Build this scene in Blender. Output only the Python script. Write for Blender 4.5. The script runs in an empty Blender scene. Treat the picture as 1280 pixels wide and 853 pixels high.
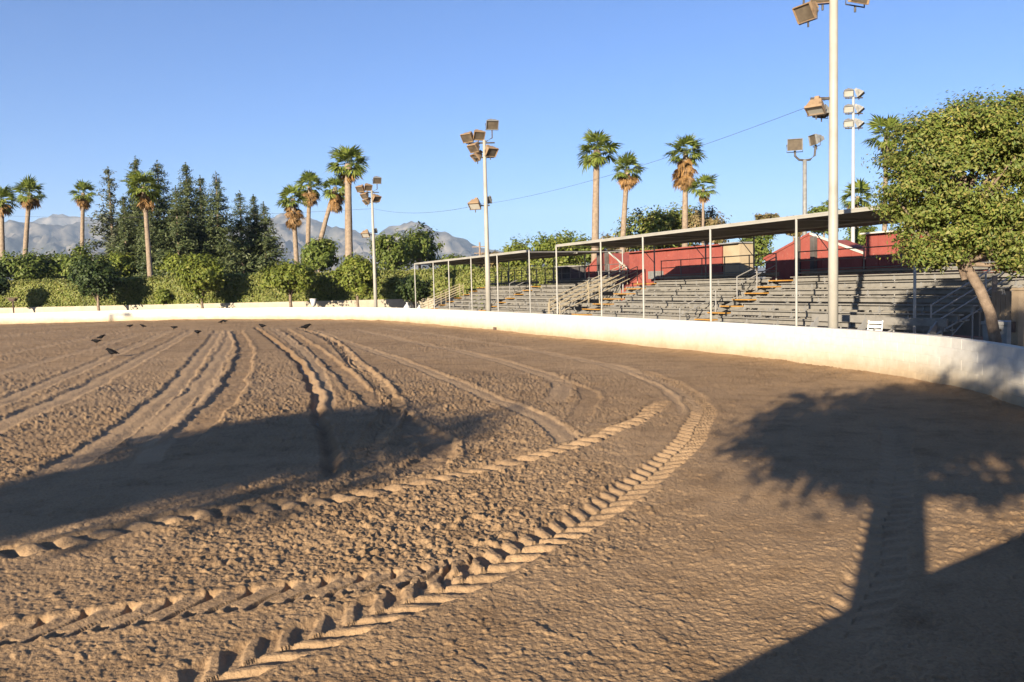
import bpy, math, random
import numpy as np
from mathutils import Vector, Matrix, Euler

R = math.radians
random.seed(7)
scene = bpy.context.scene
COL = scene.collection

# ------------------------------------------------------------------ camera
CH = 2.2                      # eye height above the arena floor
F = 1033.0                    # focal length in photo pixels (photo 1280 x 853)
PITCH = math.atan(67.5 / F)
ROLL = math.atan(0.024)
fw = Vector((0, math.cos(PITCH), -math.sin(PITCH)))
r0_ = Vector((1, 0, 0)); u0_ = r0_.cross(fw)
RT = r0_ * math.cos(ROLL) - u0_ * math.sin(ROLL)
UP = u0_ * math.cos(ROLL) + r0_ * math.sin(ROLL)
cam_d = bpy.data.cameras.new('camera')
cam_d.sensor_width = 36.0
cam_d.lens = 36.0 * F / 1280.0
cam_d.clip_start = 0.05
cam_d.clip_end = 60000
cam = bpy.data.objects.new('camera', cam_d)
COL.objects.link(cam)
m4 = Matrix(((RT.x, UP.x, -fw.x, 0), (RT.y, UP.y, -fw.y, 0), (RT.z, UP.z, -fw.z, CH), (0, 0, 0, 1)))
cam.matrix_world = m4
scene.camera = cam

# ------------------------------------------------------------------ light
SUN_AZ = 26.0                 # direction the light travels, degrees right of +Y
SUN_EL = 14.0
world = bpy.data.worlds.new('World'); scene.world = world
world.use_nodes = True
wn = world.node_tree.nodes; wl = world.node_tree.links
wn.clear()
sky = wn.new('ShaderNodeTexSky'); sky.sky_type = 'NISHITA'
sky.sun_disc = False
sky.sun_elevation = R(SUN_EL)
sky.sun_rotation = R(SUN_AZ + 180)
sky.altitude = 300
sky.air_density = 1.0; sky.dust_density = 0.15; sky.ozone_density = 4.0
bg = wn.new('ShaderNodeBackground'); bg.inputs['Strength'].default_value = 0.05
wo = wn.new('ShaderNodeOutputWorld')
tint = wn.new('ShaderNodeMix'); tint.data_type = 'RGBA'; tint.blend_type = 'MULTIPLY'; tint.inputs[0].default_value = 1.0
tint.inputs[7].default_value = (0.56, 0.73, 1.02, 1)          # one even tint over the whole sky: clear dry air
wl.new(sky.outputs[0], tint.inputs[6]); wl.new(tint.outputs[2], bg.inputs[0]); wl.new(bg.outputs[0], wo.inputs[0])
sd = bpy.data.lights.new('sun', 'SUN')
sd.energy = 5.0; sd.angle = R(0.45); sd.color = (1.0, 0.87, 0.69)
sun = bpy.data.objects.new('sun', sd); COL.objects.link(sun)
sl = Vector((math.sin(R(SUN_AZ)) * math.cos(R(SUN_EL)), math.cos(R(SUN_AZ)) * math.cos(R(SUN_EL)), -math.sin(R(SUN_EL))))
sun.rotation_euler = sl.to_track_quat('-Z', 'Y').to_euler()
sun.location = (-20, -40, 30)
scene.view_settings.view_transform = 'Standard'
scene.view_settings.look = 'None'
scene.view_settings.gamma = 1.0
scene.view_settings.use_curve_mapping = False
scene.view_settings.exposure = 1.80
try:
    scene.cycles.max_bounces = 6
    scene.cycles.diffuse_bounces = 3
    scene.cycles.transparent_max_bounces = 8
    scene.cycles.volume_bounces = 0
    scene.cycles.use_denoising = True
except Exception:
    pass

# ------------------------------------------------------------------ pixel helpers
def ray(x, y):
    return fw + RT * ((x - 640.0) / F) - UP * ((y - 426.5) / F)
def ground(x, y, z=0.0):
    d = ray(x, y); t = (z - CH) / d.z
    return Vector((d.x * t, d.y * t, z))
def at(x, y, depth):
    d = ray(x, y); t = depth / d.y
    return Vector((d.x * t, d.y * t, CH + d.z * t))
# stands frame: V runs away from the arena through the stands, U runs along them
SA = R(24.5)
CS, SN = math.cos(SA), math.sin(SA)
def VU(v, u, z=0.0):
    return Vector((v * CS - u * SN, v * SN + u * CS, z))
def toVU(x, y):
    return x * CS + y * SN, -x * SN + y * CS

# ------------------------------------------------------------------ materials
MATS = {}
def nodes_of(name):
    m = bpy.data.materials.new(name); m.use_nodes = True
    MATS[name] = m
    nt = m.node_tree
    return m, nt, nt.nodes['Principled BSDF'], nt.nodes['Material Output']
def N(nt, typ, **kw):
    n = nt.nodes.new(typ)
    for k, v in kw.items():
        if k in n.inputs.keys() if hasattr(n.inputs, 'keys') else False:
            n.inputs[k].default_value = v
        else:
            setattr(n, k, v)
    return n
def ramp(nt, stops, fac=None):
    n = nt.nodes.new('ShaderNodeValToRGB')
    el = n.color_ramp.elements
    while len(el) < len(stops): el.new(0.5)
    for e, (p, c) in zip(el, stops):
        e.position = p; e.color = (c[0], c[1], c[2], 1)
    if fac is not None: nt.links.new(fac, n.inputs[0])
    return n
def noise(nt, scale, detail=4, rough=0.55, vec=None):
    n = nt.nodes.new('ShaderNodeTexNoise')
    n.inputs['Scale'].default_value = scale; n.inputs['Detail'].default_value = detail
    n.inputs['Roughness'].default_value = rough
    if vec is not None: nt.links.new(vec, n.inputs['Vector'])
    return n
def pos(nt):
    return nt.nodes.new('ShaderNodeNewGeometry').outputs['Position']
def surf(name, c1, c2, scale=3.0, rough=0.8, bump=0.0, bscale=30.0, bdist=0.01, metal=0.0, spec=0.3, c3=None, detail=5):
    """patchy two or three tone surface with fine relief"""
    m, nt, b, o = nodes_of(name)
    p = pos(nt)
    n = noise(nt, scale, detail, 0.6, p)
    st = [(0.32, c1), (0.68, c2)]
    if c3: st = [(0.3, c1), (0.52, c2), (0.72, c3)]
    r = ramp(nt, st, n.outputs['Fac'])
    nt.links.new(r.outputs[0], b.inputs['Base Color'])
    b.inputs['Roughness'].default_value = rough
    b.inputs['Metallic'].default_value = metal
    b.inputs['Specular IOR Level'].default_value = spec
    if bump:
        n2 = noise(nt, bscale, 4, 0.6, p)
        bp = nt.nodes.new('ShaderNodeBump'); bp.inputs['Strength'].default_value = bump
        bp.inputs['Distance'].default_value = bdist
        nt.links.new(n2.outputs['Fac'], bp.inputs['Height'])
        nt.links.new(bp.outputs[0], b.inputs['Normal'])
    return m
def leafmat(name, cols, trans=0.3, rough=0.55):
    """leaf faces: each leaf its own tone, a little light passes through"""
    m, nt, b, o = nodes_of(name)
    g = nt.nodes.new('ShaderNodeNewGeometry')
    k = len(cols)
    r = ramp(nt, [(i / max(1, k - 1), c) for i, c in enumerate(cols)], g.outputs['Random Per Island'])
    n = noise(nt, 0.7, 3, 0.6, g.outputs['Position'])
    mx = nt.nodes.new('ShaderNodeMix'); mx.data_type = 'RGBA'; mx.blend_type = 'MULTIPLY'
    mx.inputs[0].default_value = 1.0
    r2 = ramp(nt, [(0.3, (0.72, 0.74, 0.7)), (0.7, (1.25, 1.22, 1.1))], n.outputs['Fac'])
    nt.links.new(r.outputs[0], mx.inputs[6]); nt.links.new(r2.outputs[0], mx.inputs[7])
    nt.links.new(mx.outputs[2], b.inputs['Base Color'])
    b.inputs['Roughness'].default_value = rough
    b.inputs['Specular IOR Level'].default_value = 0.25
    t = nt.nodes.new('ShaderNodeBsdfTranslucent')
    nt.links.new(mx.outputs[2], t.inputs['Color'])
    ms = nt.nodes.new('ShaderNodeMixShader'); ms.inputs[0].default_value = trans
    nt.links.new(b.outputs[0], ms.inputs[1]); nt.links.new(t.outputs[0], ms.inputs[2])
    nt.links.new(ms.outputs[0], o.inputs['Surface'])
    return m

def dirt_mat():
    m, nt, b, o = nodes_of('arena_dirt')
    p = pos(nt)
    big = noise(nt, 0.13, 5, 0.6, p)
    mid = noise(nt, 1.6, 6, 0.65, p)
    fine = noise(nt, 38.0, 4, 0.7, p)
    grain = noise(nt, 160.0, 3, 0.7, p)
    a = ramp(nt, [(0.3, (0.262, 0.166, 0.086)), (0.5, (0.302, 0.197, 0.106)), (0.7, (0.345, 0.230, 0.128))], big.outputs['Fac'])
    c = ramp(nt, [(0.28, (0.72, 0.69, 0.66)), (0.5, (1, 1, 1)), (0.72, (1.1, 1.1, 1.1))], mid.outputs['Fac'])
    mx = nt.nodes.new('ShaderNodeMix'); mx.data_type = 'RGBA'; mx.blend_type = 'MULTIPLY'; mx.inputs[0].default_value = 1
    nt.links.new(a.outputs[0], mx.inputs[6]); nt.links.new(c.outputs[0], mx.inputs[7])
    d = ramp(nt, [(0.3, (0.75, 0.73, 0.71)), (0.55, (1, 1, 1)), (0.8, (1.12, 1.12, 1.12))], fine.outputs['Fac'])
    mx2 = nt.nodes.new('ShaderNodeMix'); mx2.data_type = 'RGBA'; mx2.blend_type = 'MULTIPLY'; mx2.inputs[0].default_value = 0.8
    nt.links.new(mx.outputs[2], mx2.inputs[6]); nt.links.new(d.outputs[0], mx2.inputs[7])
    # moist turned soil and painted-in furrow shade, both darker: stored per vertex by the tracks
    at_ = nt.nodes.new('ShaderNodeAttribute'); at_.attribute_name = 'damp_shade'
    mx3 = nt.nodes.new('ShaderNodeMix'); mx3.data_type = 'RGBA'; mx3.blend_type = 'MULTIPLY'
    nt.links.new(at_.outputs['Fac'], mx3.inputs[0])
    nt.links.new(mx2.outputs[2], mx3.inputs[6]); mx3.inputs[7].default_value = (0.66, 0.61, 0.57, 1)
    pk = nt.nodes.new('ShaderNodeAttribute'); pk.attribute_name = 'pack'
    mx4 = nt.nodes.new('ShaderNodeMix'); mx4.data_type = 'RGBA'
    nt.links.new(pk.outputs['Fac'], mx4.inputs[0]); nt.links.new(mx3.outputs[2], mx4.inputs[6]); mx4.inputs[7].default_value = (0.385, 0.262, 0.152, 1)
    nt.links.new(mx4.outputs[2], b.inputs['Base Color'])
    b.inputs['Roughness'].default_value = 0.95
    b.inputs['Specular IOR Level'].default_value = 0.12
    b1 = nt.nodes.new('ShaderNodeBump'); b1.inputs['Strength'].default_value = 0.8; b1.inputs['Distance'].default_value = 0.02
    nt.links.new(fine.outputs['Fac'], b1.inputs['Height'])
    b2 = nt.nodes.new('ShaderNodeBump'); b2.inputs['Strength'].default_value = 0.35; b2.inputs['Distance'].default_value = 0.003
    nt.links.new(grain.outputs['Fac'], b2.inputs['Height']); nt.links.new(b1.outputs[0], b2.inputs['Normal'])
    nt.links.new(b2.outputs[0], b.inputs['Normal'])
    return m
dirt_mat()

def wall_mat():
    m, nt, b, o = nodes_of('white_wall_paint')
    p = pos(nt)
    sx = nt.nodes.new('ShaderNodeSeparateXYZ'); nt.links.new(p, sx.inputs[0])
    n = noise(nt, 1.1, 6, 0.65, p)
    n2 = noise(nt, 7.0, 5, 0.6, p)
    # dust splashed up from the arena floor, thinning upwards with a ragged edge
    ad = nt.nodes.new('ShaderNodeMath'); ad.operation = 'MULTIPLY_ADD'
    nt.links.new(n.outputs['Fac'], ad.inputs[0]); ad.inputs[1].default_value = 0.5
    nt.links.new(sx.outputs['Z'], ad.inputs[2])
    dust = ramp(nt, [(0.10, (0.24, 0.165, 0.098)), (0.38, (0.36, 0.28, 0.18)), (0.66, (0.46, 0.41, 0.325)), (1.0, (0.52, 0.495, 0.44))], ad.outputs[0])
    tone = ramp(nt, [(0.3, (0.86, 0.85, 0.83)), (0.6, (1, 1, 1))], n2.outputs['Fac'])
    mx = nt.nodes.new('ShaderNodeMix'); mx.data_type = 'RGBA'; mx.blend_type = 'MULTIPLY'; mx.inputs[0].default_value = 0.7
    nt.links.new(dust.outputs[0], mx.inputs[6]); nt.links.new(tone.outputs[0], mx.inputs[7])
    nt.links.new(mx.outputs[2], b.inputs['Base Color'])
    b.inputs['Roughness'].default_value = 0.85; b.inputs['Specular IOR Level'].default_value = 0.2
    n3 = noise(nt, 60, 4, 0.7, p)
    bp = nt.nodes.new('ShaderNodeBump'); bp.inputs['Strength'].default_value = 0.4; bp.inputs['Distance'].default_value = 0.004
    nt.links.new(n3.outputs['Fac'], bp.inputs['Height']); nt.links.new(bp.outputs[0], b.inputs['Normal'])
wall_mat()

def chip_red():
    m, nt, b, o = nodes_of('red_barn_paint')
    p = pos(nt)
    n = noise(nt, 1.2, 6, 0.7, p); n2 = noise(nt, 6, 5, 0.65, p)
    a = ramp(nt, [(0.3, (0.19, 0.042, 0.030)), (0.7, (0.27, 0.064, 0.045))], n.outputs['Fac'])
    c = ramp(nt, [(0.60, (0, 0, 0)), (0.72, (1, 1, 1))], n2.outputs['Fac'])
    mx = nt.nodes.new('ShaderNodeMix'); mx.data_type = 'RGBA'
    nt.links.new(c.outputs[0], mx.inputs[0]); nt.links.new(a.outputs[0], mx.inputs[6]); mx.inputs[7].default_value = (0.30, 0.14, 0.10, 1)
    nt.links.new(mx.outputs[2], b.inputs['Base Color']); b.inputs['Roughness'].default_value = 0.8
chip_red()

def mountain_mat():
    m, nt, b, o = nodes_of('mountain_scrub')
    p = pos(nt)
    n = noise(nt, 0.003, 8, 0.62, p)
    n2 = noise(nt, 0.012, 6, 0.65, p)
    a = ramp(nt, [(0.3, (0.06, 0.065, 0.055)), (0.5, (0.11, 0.10, 0.085)), (0.7, (0.165, 0.148, 0.125))], n.outputs['Fac'])
    c = ramp(nt, [(0.38, (0.5, 0.52, 0.52)), (0.62, (1.4, 1.35, 1.25))], n2.outputs['Fac'])  # wide tone contrast painted in to suggest ridge relief and its shade
    mx = nt.nodes.new('ShaderNodeMix'); mx.data_type = 'RGBA'; mx.blend_type = 'MULTIPLY'; mx.inputs[0].default_value = 1
    nt.links.new(a.outputs[0], mx.inputs[6]); nt.links.new(c.outputs[0], mx.inputs[7])
    nt.links.new(mx.outputs[2], b.inputs['Base Color']); b.inputs['Roughness'].default_value = 1.0
    b.inputs['Specular IOR Level'].default_value = 0.0
mountain_mat()

surf('outer_ground', (0.176, 0.136, 0.096), (0.264, 0.208, 0.152), 0.3, 0.95, 0.5, 8, 0.03)
surf('plank_grey', (0.135, 0.126, 0.108), (0.198, 0.184, 0.158), 2.2, 0.75, 0.3, 40, 0.004, c3=(0.167, 0.155, 0.133))
surf('galvanised', (0.187, 0.183, 0.170), (0.255, 0.246, 0.230), 3.0, 0.5, metal=0.15)
surf('rail_shaded', (0.10, 0.10, 0.098), (0.16, 0.155, 0.15), 3.0, 0.6)  # galvanised rail with the canopy shade put into its colour
surf('rail_tan', (0.24, 0.20, 0.13), (0.32, 0.265, 0.18), 2.0, 0.6)
surf('post_white', (0.240, 0.232, 0.208), (0.320, 0.308, 0.276), 1.5, 0.55)
surf('step_yellow', (0.289, 0.145, 0.030), (0.374, 0.200, 0.043), 3.0, 0.7)
surf('canopy_cloth', (0.10, 0.095, 0.08), (0.145, 0.138, 0.118), 0.8, 0.95, 0.2, 60, 0.003)
surf('canopy_pipe', (0.255, 0.242, 0.204), (0.323, 0.306, 0.264), 1.0, 0.6)
surf('pole_paint', (0.230, 0.216, 0.180), (0.302, 0.281, 0.238), 0.9, 0.5, c3=(0.266, 0.248, 0.209))
surf('pole_white', (0.304, 0.304, 0.288), (0.368, 0.364, 0.344), 0.9, 0.5)
surf('lamp_tan', (0.14, 0.09, 0.05), (0.26, 0.175, 0.10), 6.0, 0.6, c3=(0.20, 0.135, 0.08))
surf('lamp_grey', (0.13, 0.13, 0.12), (0.22, 0.215, 0.20), 6.0, 0.55)
surf('lamp_dark', (0.04, 0.035, 0.03), (0.09, 0.08, 0.07), 6.0, 0.6)
surf('lamp_lens', (0.360, 0.348, 0.300), (0.450, 0.432, 0.378), 3.0, 0.15, spec=0.6)
surf('lamp_lens_dark', (0.07, 0.055, 0.04), (0.13, 0.105, 0.075), 3.0, 0.1, spec=0.7)
surf('barn_trim', (0.385, 0.350, 0.294), (0.490, 0.462, 0.406), 2.0, 0.7)
surf('barn_roof', (0.22, 0.21, 0.20), (0.34, 0.33, 0.31), 1.0, 0.5, metal=0.3)
surf('barn_dark', (0.05, 0.045, 0.04), (0.10, 0.09, 0.08), 2.0, 0.8)
surf('beige_stucco', (0.288, 0.224, 0.136), (0.344, 0.272, 0.176), 1.2, 0.9, 0.3, 50, 0.005)
surf('cream_wall', (0.30, 0.26, 0.19), (0.38, 0.33, 0.25), 1.5, 0.9)
surf('concrete', (0.30, 0.28, 0.25), (0.42, 0.40, 0.36), 2.0, 0.85, 0.3, 30, 0.004)
surf('bark', (0.14, 0.10, 0.07), (0.28, 0.21, 0.15), 9.0, 0.9, 0.8, 30, 0.02)
surf('bark_pale', (0.120, 0.086, 0.060), (0.203, 0.150, 0.105), 7.0, 0.9, 0.8, 30, 0.02)
surf('palm_bark', (0.16, 0.12, 0.082), (0.27, 0.205, 0.145), 4.0, 0.9, 0.9, 10, 0.05)
surf('board_tan', (0.160, 0.120, 0.076), (0.232, 0.176, 0.116), 3.0, 0.8, 0.3, 30, 0.004)
surf('bin_grey', (0.17, 0.17, 0.16), (0.24, 0.235, 0.22), 4.0, 0.6)
surf('plastic_white', (0.476, 0.469, 0.448), (0.546, 0.539, 0.518), 4.0, 0.45)
surf('rust_iron', (0.05, 0.035, 0.028), (0.11, 0.07, 0.05), 8.0, 0.8)
surf('feather_black', (0.004, 0.004, 0.005), (0.010, 0.009, 0.009), 20.0, 0.8, spec=0.1)
surf('wire_black', (0.03, 0.03, 0.03), (0.06, 0.06, 0.06), 1.0, 0.6)
leafmat('leaf_olive', [(0.065, 0.10, 0.020), (0.115, 0.15, 0.030), (0.17, 0.185, 0.042), (0.095, 0.135, 0.026), (0.24, 0.205, 0.065), (0.15, 0.175, 0.036)])
leafmat('leaf_light', [(0.09, 0.12, 0.02), (0.16, 0.19, 0.032), (0.12, 0.15, 0.025), (0.22, 0.22, 0.05)])
leafmat('leaf_mid', [(0.072, 0.105, 0.022), (0.13, 0.165, 0.035), (0.098, 0.135, 0.026), (0.175, 0.185, 0.05)])
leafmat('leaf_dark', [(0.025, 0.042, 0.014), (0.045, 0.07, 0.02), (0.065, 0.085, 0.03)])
leafmat('leaf_dry', [(0.16, 0.12, 0.05), (0.22, 0.16, 0.08), (0.12, 0.12, 0.04), (0.27, 0.19, 0.11)])
leafmat('needle', [(0.036, 0.054, 0.022), (0.064, 0.085, 0.032), (0.098, 0.115, 0.045), (0.08, 0.092, 0.04)], 0.2)
leafmat('needle_grey', [(0.06, 0.075, 0.045), (0.10, 0.115, 0.07), (0.12, 0.12, 0.08)], 0.2)
leafmat('hedge_leaf', [(0.11, 0.135, 0.028), (0.16, 0.18, 0.042), (0.195, 0.185, 0.06), (0.125, 0.155, 0.034)], 0.2)
leafmat('frond_green', [(0.10, 0.14, 0.025), (0.16, 0.20, 0.038), (0.21, 0.235, 0.055)], 0.35)
leafmat('frond_dry', [(0.22, 0.12, 0.045), (0.30, 0.175, 0.07), (0.17, 0.10, 0.045)], 0.25)

# ------------------------------------------------------------------ object helpers
def setp(o, label=None, cat=None, group=None, kind=None):
    if label: o['label'] = label
    if cat: o['category'] = cat
    if group: o['group'] = group
    if kind: o['kind'] = kind
    return o
def link(name, data, parent=None, mat=None):
    o = bpy.data.objects.new(name, data); COL.objects.link(o)
    if parent is not None: o.parent = parent
    if mat is not None and data is not None and len(data.materials) == 0:
        data.materials.append(MATS[mat])
    return o
def empty(name, loc, label, cat, group=None, rz=0.0):
    o = bpy.data.objects.new(name, None); COL.objects.link(o)
    o.location = loc; o.rotation_euler = (0, 0, rz); o.empty_display_size = 0.2
    return setp(o, label, cat, group)
def mesh_np(name, V, Fc, smooth=False):
    V = np.asarray(V, dtype=np.float32).reshape(-1, 3)
    Fc = np.asarray(Fc, dtype=np.int32)
    k = Fc.shape[1]; n = Fc.shape[0]
    me = bpy.data.meshes.new(name)
    me.vertices.add(len(V)); me.vertices.foreach_set('co', V.ravel())
    me.loops.add(n * k); me.loops.foreach_set('vertex_index', Fc.ravel())
    me.polygons.add(n); me.polygons.foreach_set('loop_start', np.arange(0, n * k, k, dtype=np.int32))
    if smooth: me.polygons.foreach_set('use_smooth', np.ones(n, dtype=bool))
    me.update(calc_edges=True)
    return me
class MB:
    """collects boxes, tubes and lofts for ONE mesh"""
    def __init__(s): s.v = []; s.f = []
    def box(s, c, d, rz=0.0, taper=1.0):
        cx, cy, cz = c; hx, hy, hz = d[0] / 2, d[1] / 2, d[2] / 2
        n = len(s.v); ca, sa = math.cos(rz), math.sin(rz)
        for z, k in ((-hz, 1.0), (hz, taper)):
            for x, y in ((-hx, -hy), (hx, -hy), (hx, hy), (-hx, hy)):
                x *= k; y *= k
                s.v.append((cx + x * ca - y * sa, cy + x * sa + y * ca, cz + z))
        s.f += [(n, n + 3, n + 2, n + 1), (n + 4, n + 5, n + 6, n + 7), (n, n + 1, n + 5, n + 4),
                (n + 1, n + 2, n + 6, n + 5), (n + 2, n + 3, n + 7, n + 6), (n + 3, n, n + 4, n + 7)]
        return s
    def tube(s, pts, rads, k=8, cap=True):
        pts = [Vector(p) for p in pts]
        if not hasattr(rads, '__len__'): rads = [rads] * len(pts)
        rings = []
        ref = Vector((0.31, 0.17, 0.93))
        for i, p in enumerate(pts):
            t = (pts[min(i + 1, len(pts) - 1)] - pts[max(i - 1, 0)]).normalized()
            if abs(t.dot(ref)) > 0.95: ref = Vector((0.9, 0.3, 0.1))
            a = t.cross(ref).normalized(); b = t.cross(a)
            n = len(s.v)
            for j in range(k):
                th = 2 * math.pi * j / k
                s.v.append(tuple(p + (a * math.cos(th) + b * math.sin(th)) * rads[i]))
            rings.append(n)
        for r1, r2 in zip(rings, rings[1:]):
            for j in range(k):
                s.f.append((r1 + j, r1 + (j + 1) % k, r2 + (j + 1) % k, r2 + j))
        if cap:
            s.f.append(tuple(rings[0] + j for j in range(k))); s.f.append(tuple(rings[-1] + j for j in reversed(range(k))))
        return s
    def poly(s, pts):
        n = len(s.v); s.v += [tuple(p) for p in pts]; s.f.append(tuple(range(n, n + len(pts)))); return s
    def prism(s, outline, axis_from, axis_to):
        """outline: list of points; extruded by the vector axis_to - axis_from"""
        d = Vector(axis_to) - Vector(axis_from); n = len(s.v); k = len(outline)
        s.v += [tuple(Vector(p)) for p in outline]; s.v += [tuple(Vector(p) + d) for p in outline]
        s.f.append(tuple(range(n, n + k))); s.f.append(tuple(range(n + 2 * k - 1, n + k - 1, -1)))
        for j in range(k):
            s.f.append((n + j, n + (j + 1) % k, n + k + (j + 1) % k, n + k + j))
        return s
    def mesh(s, name, smooth=False):
        me = bpy.data.meshes.new(name); me.from_pydata(s.v, [], s.f)
        if smooth:
            for p in me.polygons: p.use_smooth = True
        me.update()
        import bmesh
        bm = bmesh.new(); bm.from_mesh(me); bmesh.ops.recalc_face_normals(bm, faces=bm.faces); bm.to_mesh(me); bm.free()
        return me
    def build(s, name, mat, parent=None, smooth=False):
        return link(name, s.mesh(name, smooth), parent, mat)
def copy_tree(o, parent=None):
    c = o.copy(); COL.objects.link(c)
    if parent is not None: c.parent = parent
    for ch in list(o.children): copy_tree(ch, c)
    return c

# ------------------------------------------------------------------ numpy noise
def _h(ix, iy, seed):
    ix = ix.astype(np.uint32); iy = iy.astype(np.uint32)
    h = ix * np.uint32(374761393) + iy * np.uint32(668265263) + np.uint32((seed * 2246822519) & 0xFFFFFFFF)
    h = (h ^ (h >> np.uint32(13))) * np.uint32(1274126177)
    h = h ^ (h >> np.uint32(16))
    return (h & np.uint32(0xFFFFFF)).astype(np.float64) / 0xFFFFFF
def vn(x, y, seed=0):
    fx = np.floor(x); fy = np.floor(y)
    ix = fx.astype(np.int64); iy = fy.astype(np.int64)
    tx = x - fx; ty = y - fy
    tx = tx * tx * tx * (tx * (tx * 6 - 15) + 10); ty = ty * ty * ty * (ty * (ty * 6 - 15) + 10)
    a = _h(ix, iy, seed); b = _h(ix + 1, iy, seed); c = _h(ix, iy + 1, seed); d = _h(ix + 1, iy + 1, seed)
    return (a + (b - a) * tx) * (1 - ty) + (c + (d - c) * tx) * ty
def fbm(x, y, octv=4, seed=0, gain=0.5):
    s = np.zeros_like(x); a = 1.0; t = 0.0
    for i in range(octv):
        # turn the lattice each octave so no grid direction shows
        c, sn = math.cos(0.6 + i * 1.1), math.sin(0.6 + i * 1.1)
        s += a * vn(x * c - y * sn + 17.3 * i, x * sn + y * c - 9.1 * i, seed + i); t += a; a *= gain
        x = x * 2.03; y = y * 2.03
    return s / t
def sstep(a, b, x):
    t = np.clip((x - a) / (b - a), 0, 1); return t * t * (3 - 2 * t)

# ------------------------------------------------------------------ the arena outline (V, U)
half = [(0, 0.88), (4.2, 1.86), (8.8, 3.8), (12.0, 6.5), (13.1, 8.7), (14.1, 10.3), (14.9, 12.2), (15.6, 16), (16, 22), (16.2, 35), (16.2, 45),
        (15.9, 53), (14.5, 60.2), (12.7, 64.6), (9.4, 70), (6.6, 73.2), (3.2, 76.2), (-0.5, 78.4), (-5.6, 80.5), (-10.4, 81.5)]
mir = [(-24 - v, u) for v, u in reversed(half)]
loop = half + mir + [(-12, -2.2)]
def catmull(pts, per=14, closed=True):
    P = np.array(pts, float); n = len(P); out = []
    rng_ = range(n) if closed else range(n - 1)
    for i in rng_:
        if closed:
            p0, p1, p2, p3 = P[(i - 1) % n], P[i], P[(i + 1) % n], P[(i + 2) % n]
        else:
            p0, p1, p2, p3 = P[max(i - 1, 0)], P[i], P[i + 1], P[min(i + 2, n - 1)]
        for t in np.linspace(0, 1, per, endpoint=False):
            out.append(0.5 * ((2 * p1) + (-p0 + p2) * t + (2 * p0 - 5 * p1 + 4 * p2 - p3) * t * t + (-p0 + 3 * p1 - 3 * p2 + p3) * t ** 3))
    if not closed: out.append(P[-1])
    return np.array(out)
def resample(P, step, closed=False):
    if closed: P = np.vstack([P, P[:1]])
    d = np.linalg.norm(np.diff(P, axis=0), axis=1); s = np.concatenate([[0], np.cumsum(d)])
    n = max(2, int(round(s[-1] / step)) + 1)
    q = np.linspace(0, s[-1], n)
    return np.stack([np.interp(q, s, P[:, k]) for k in range(P.shape[1])], 1), q
wall_vu = catmull(loop, 14)
wall_xy = np.stack([wall_vu[:, 0] * CS - wall_vu[:, 1] * SN, wall_vu[:, 0] * SN + wall_vu[:, 1] * CS], 1)

# ------------------------------------------------------------------ ground and arena floor
def disc(name, rad, z, mat):
    rs = [0.5, 3, 8, 20, 50, 110, 250, 600, 1500, 4000, rad]; k = 72
    v = []; f = []
    for r in rs:
        for j in range(k):
            t = 2 * math.pi * j / k; v.append((r * math.cos(t), r * math.sin(t), z))
    for i in range(len(rs) - 1):
        for j in range(k):
            f.append((i * k + j, i * k + (j + 1) % k, (i + 1) * k + (j + 1) % k, (i + 1) * k + j))
    f.append(tuple(range(k)))
    me = bpy.data.meshes.new(name); me.from_pydata(v, [], f); me.update()
    o = link(name, me, None, mat); return setp(o, kind='structure')
g_ = disc('ground', 9000, -0.09, 'outer_ground')

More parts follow.
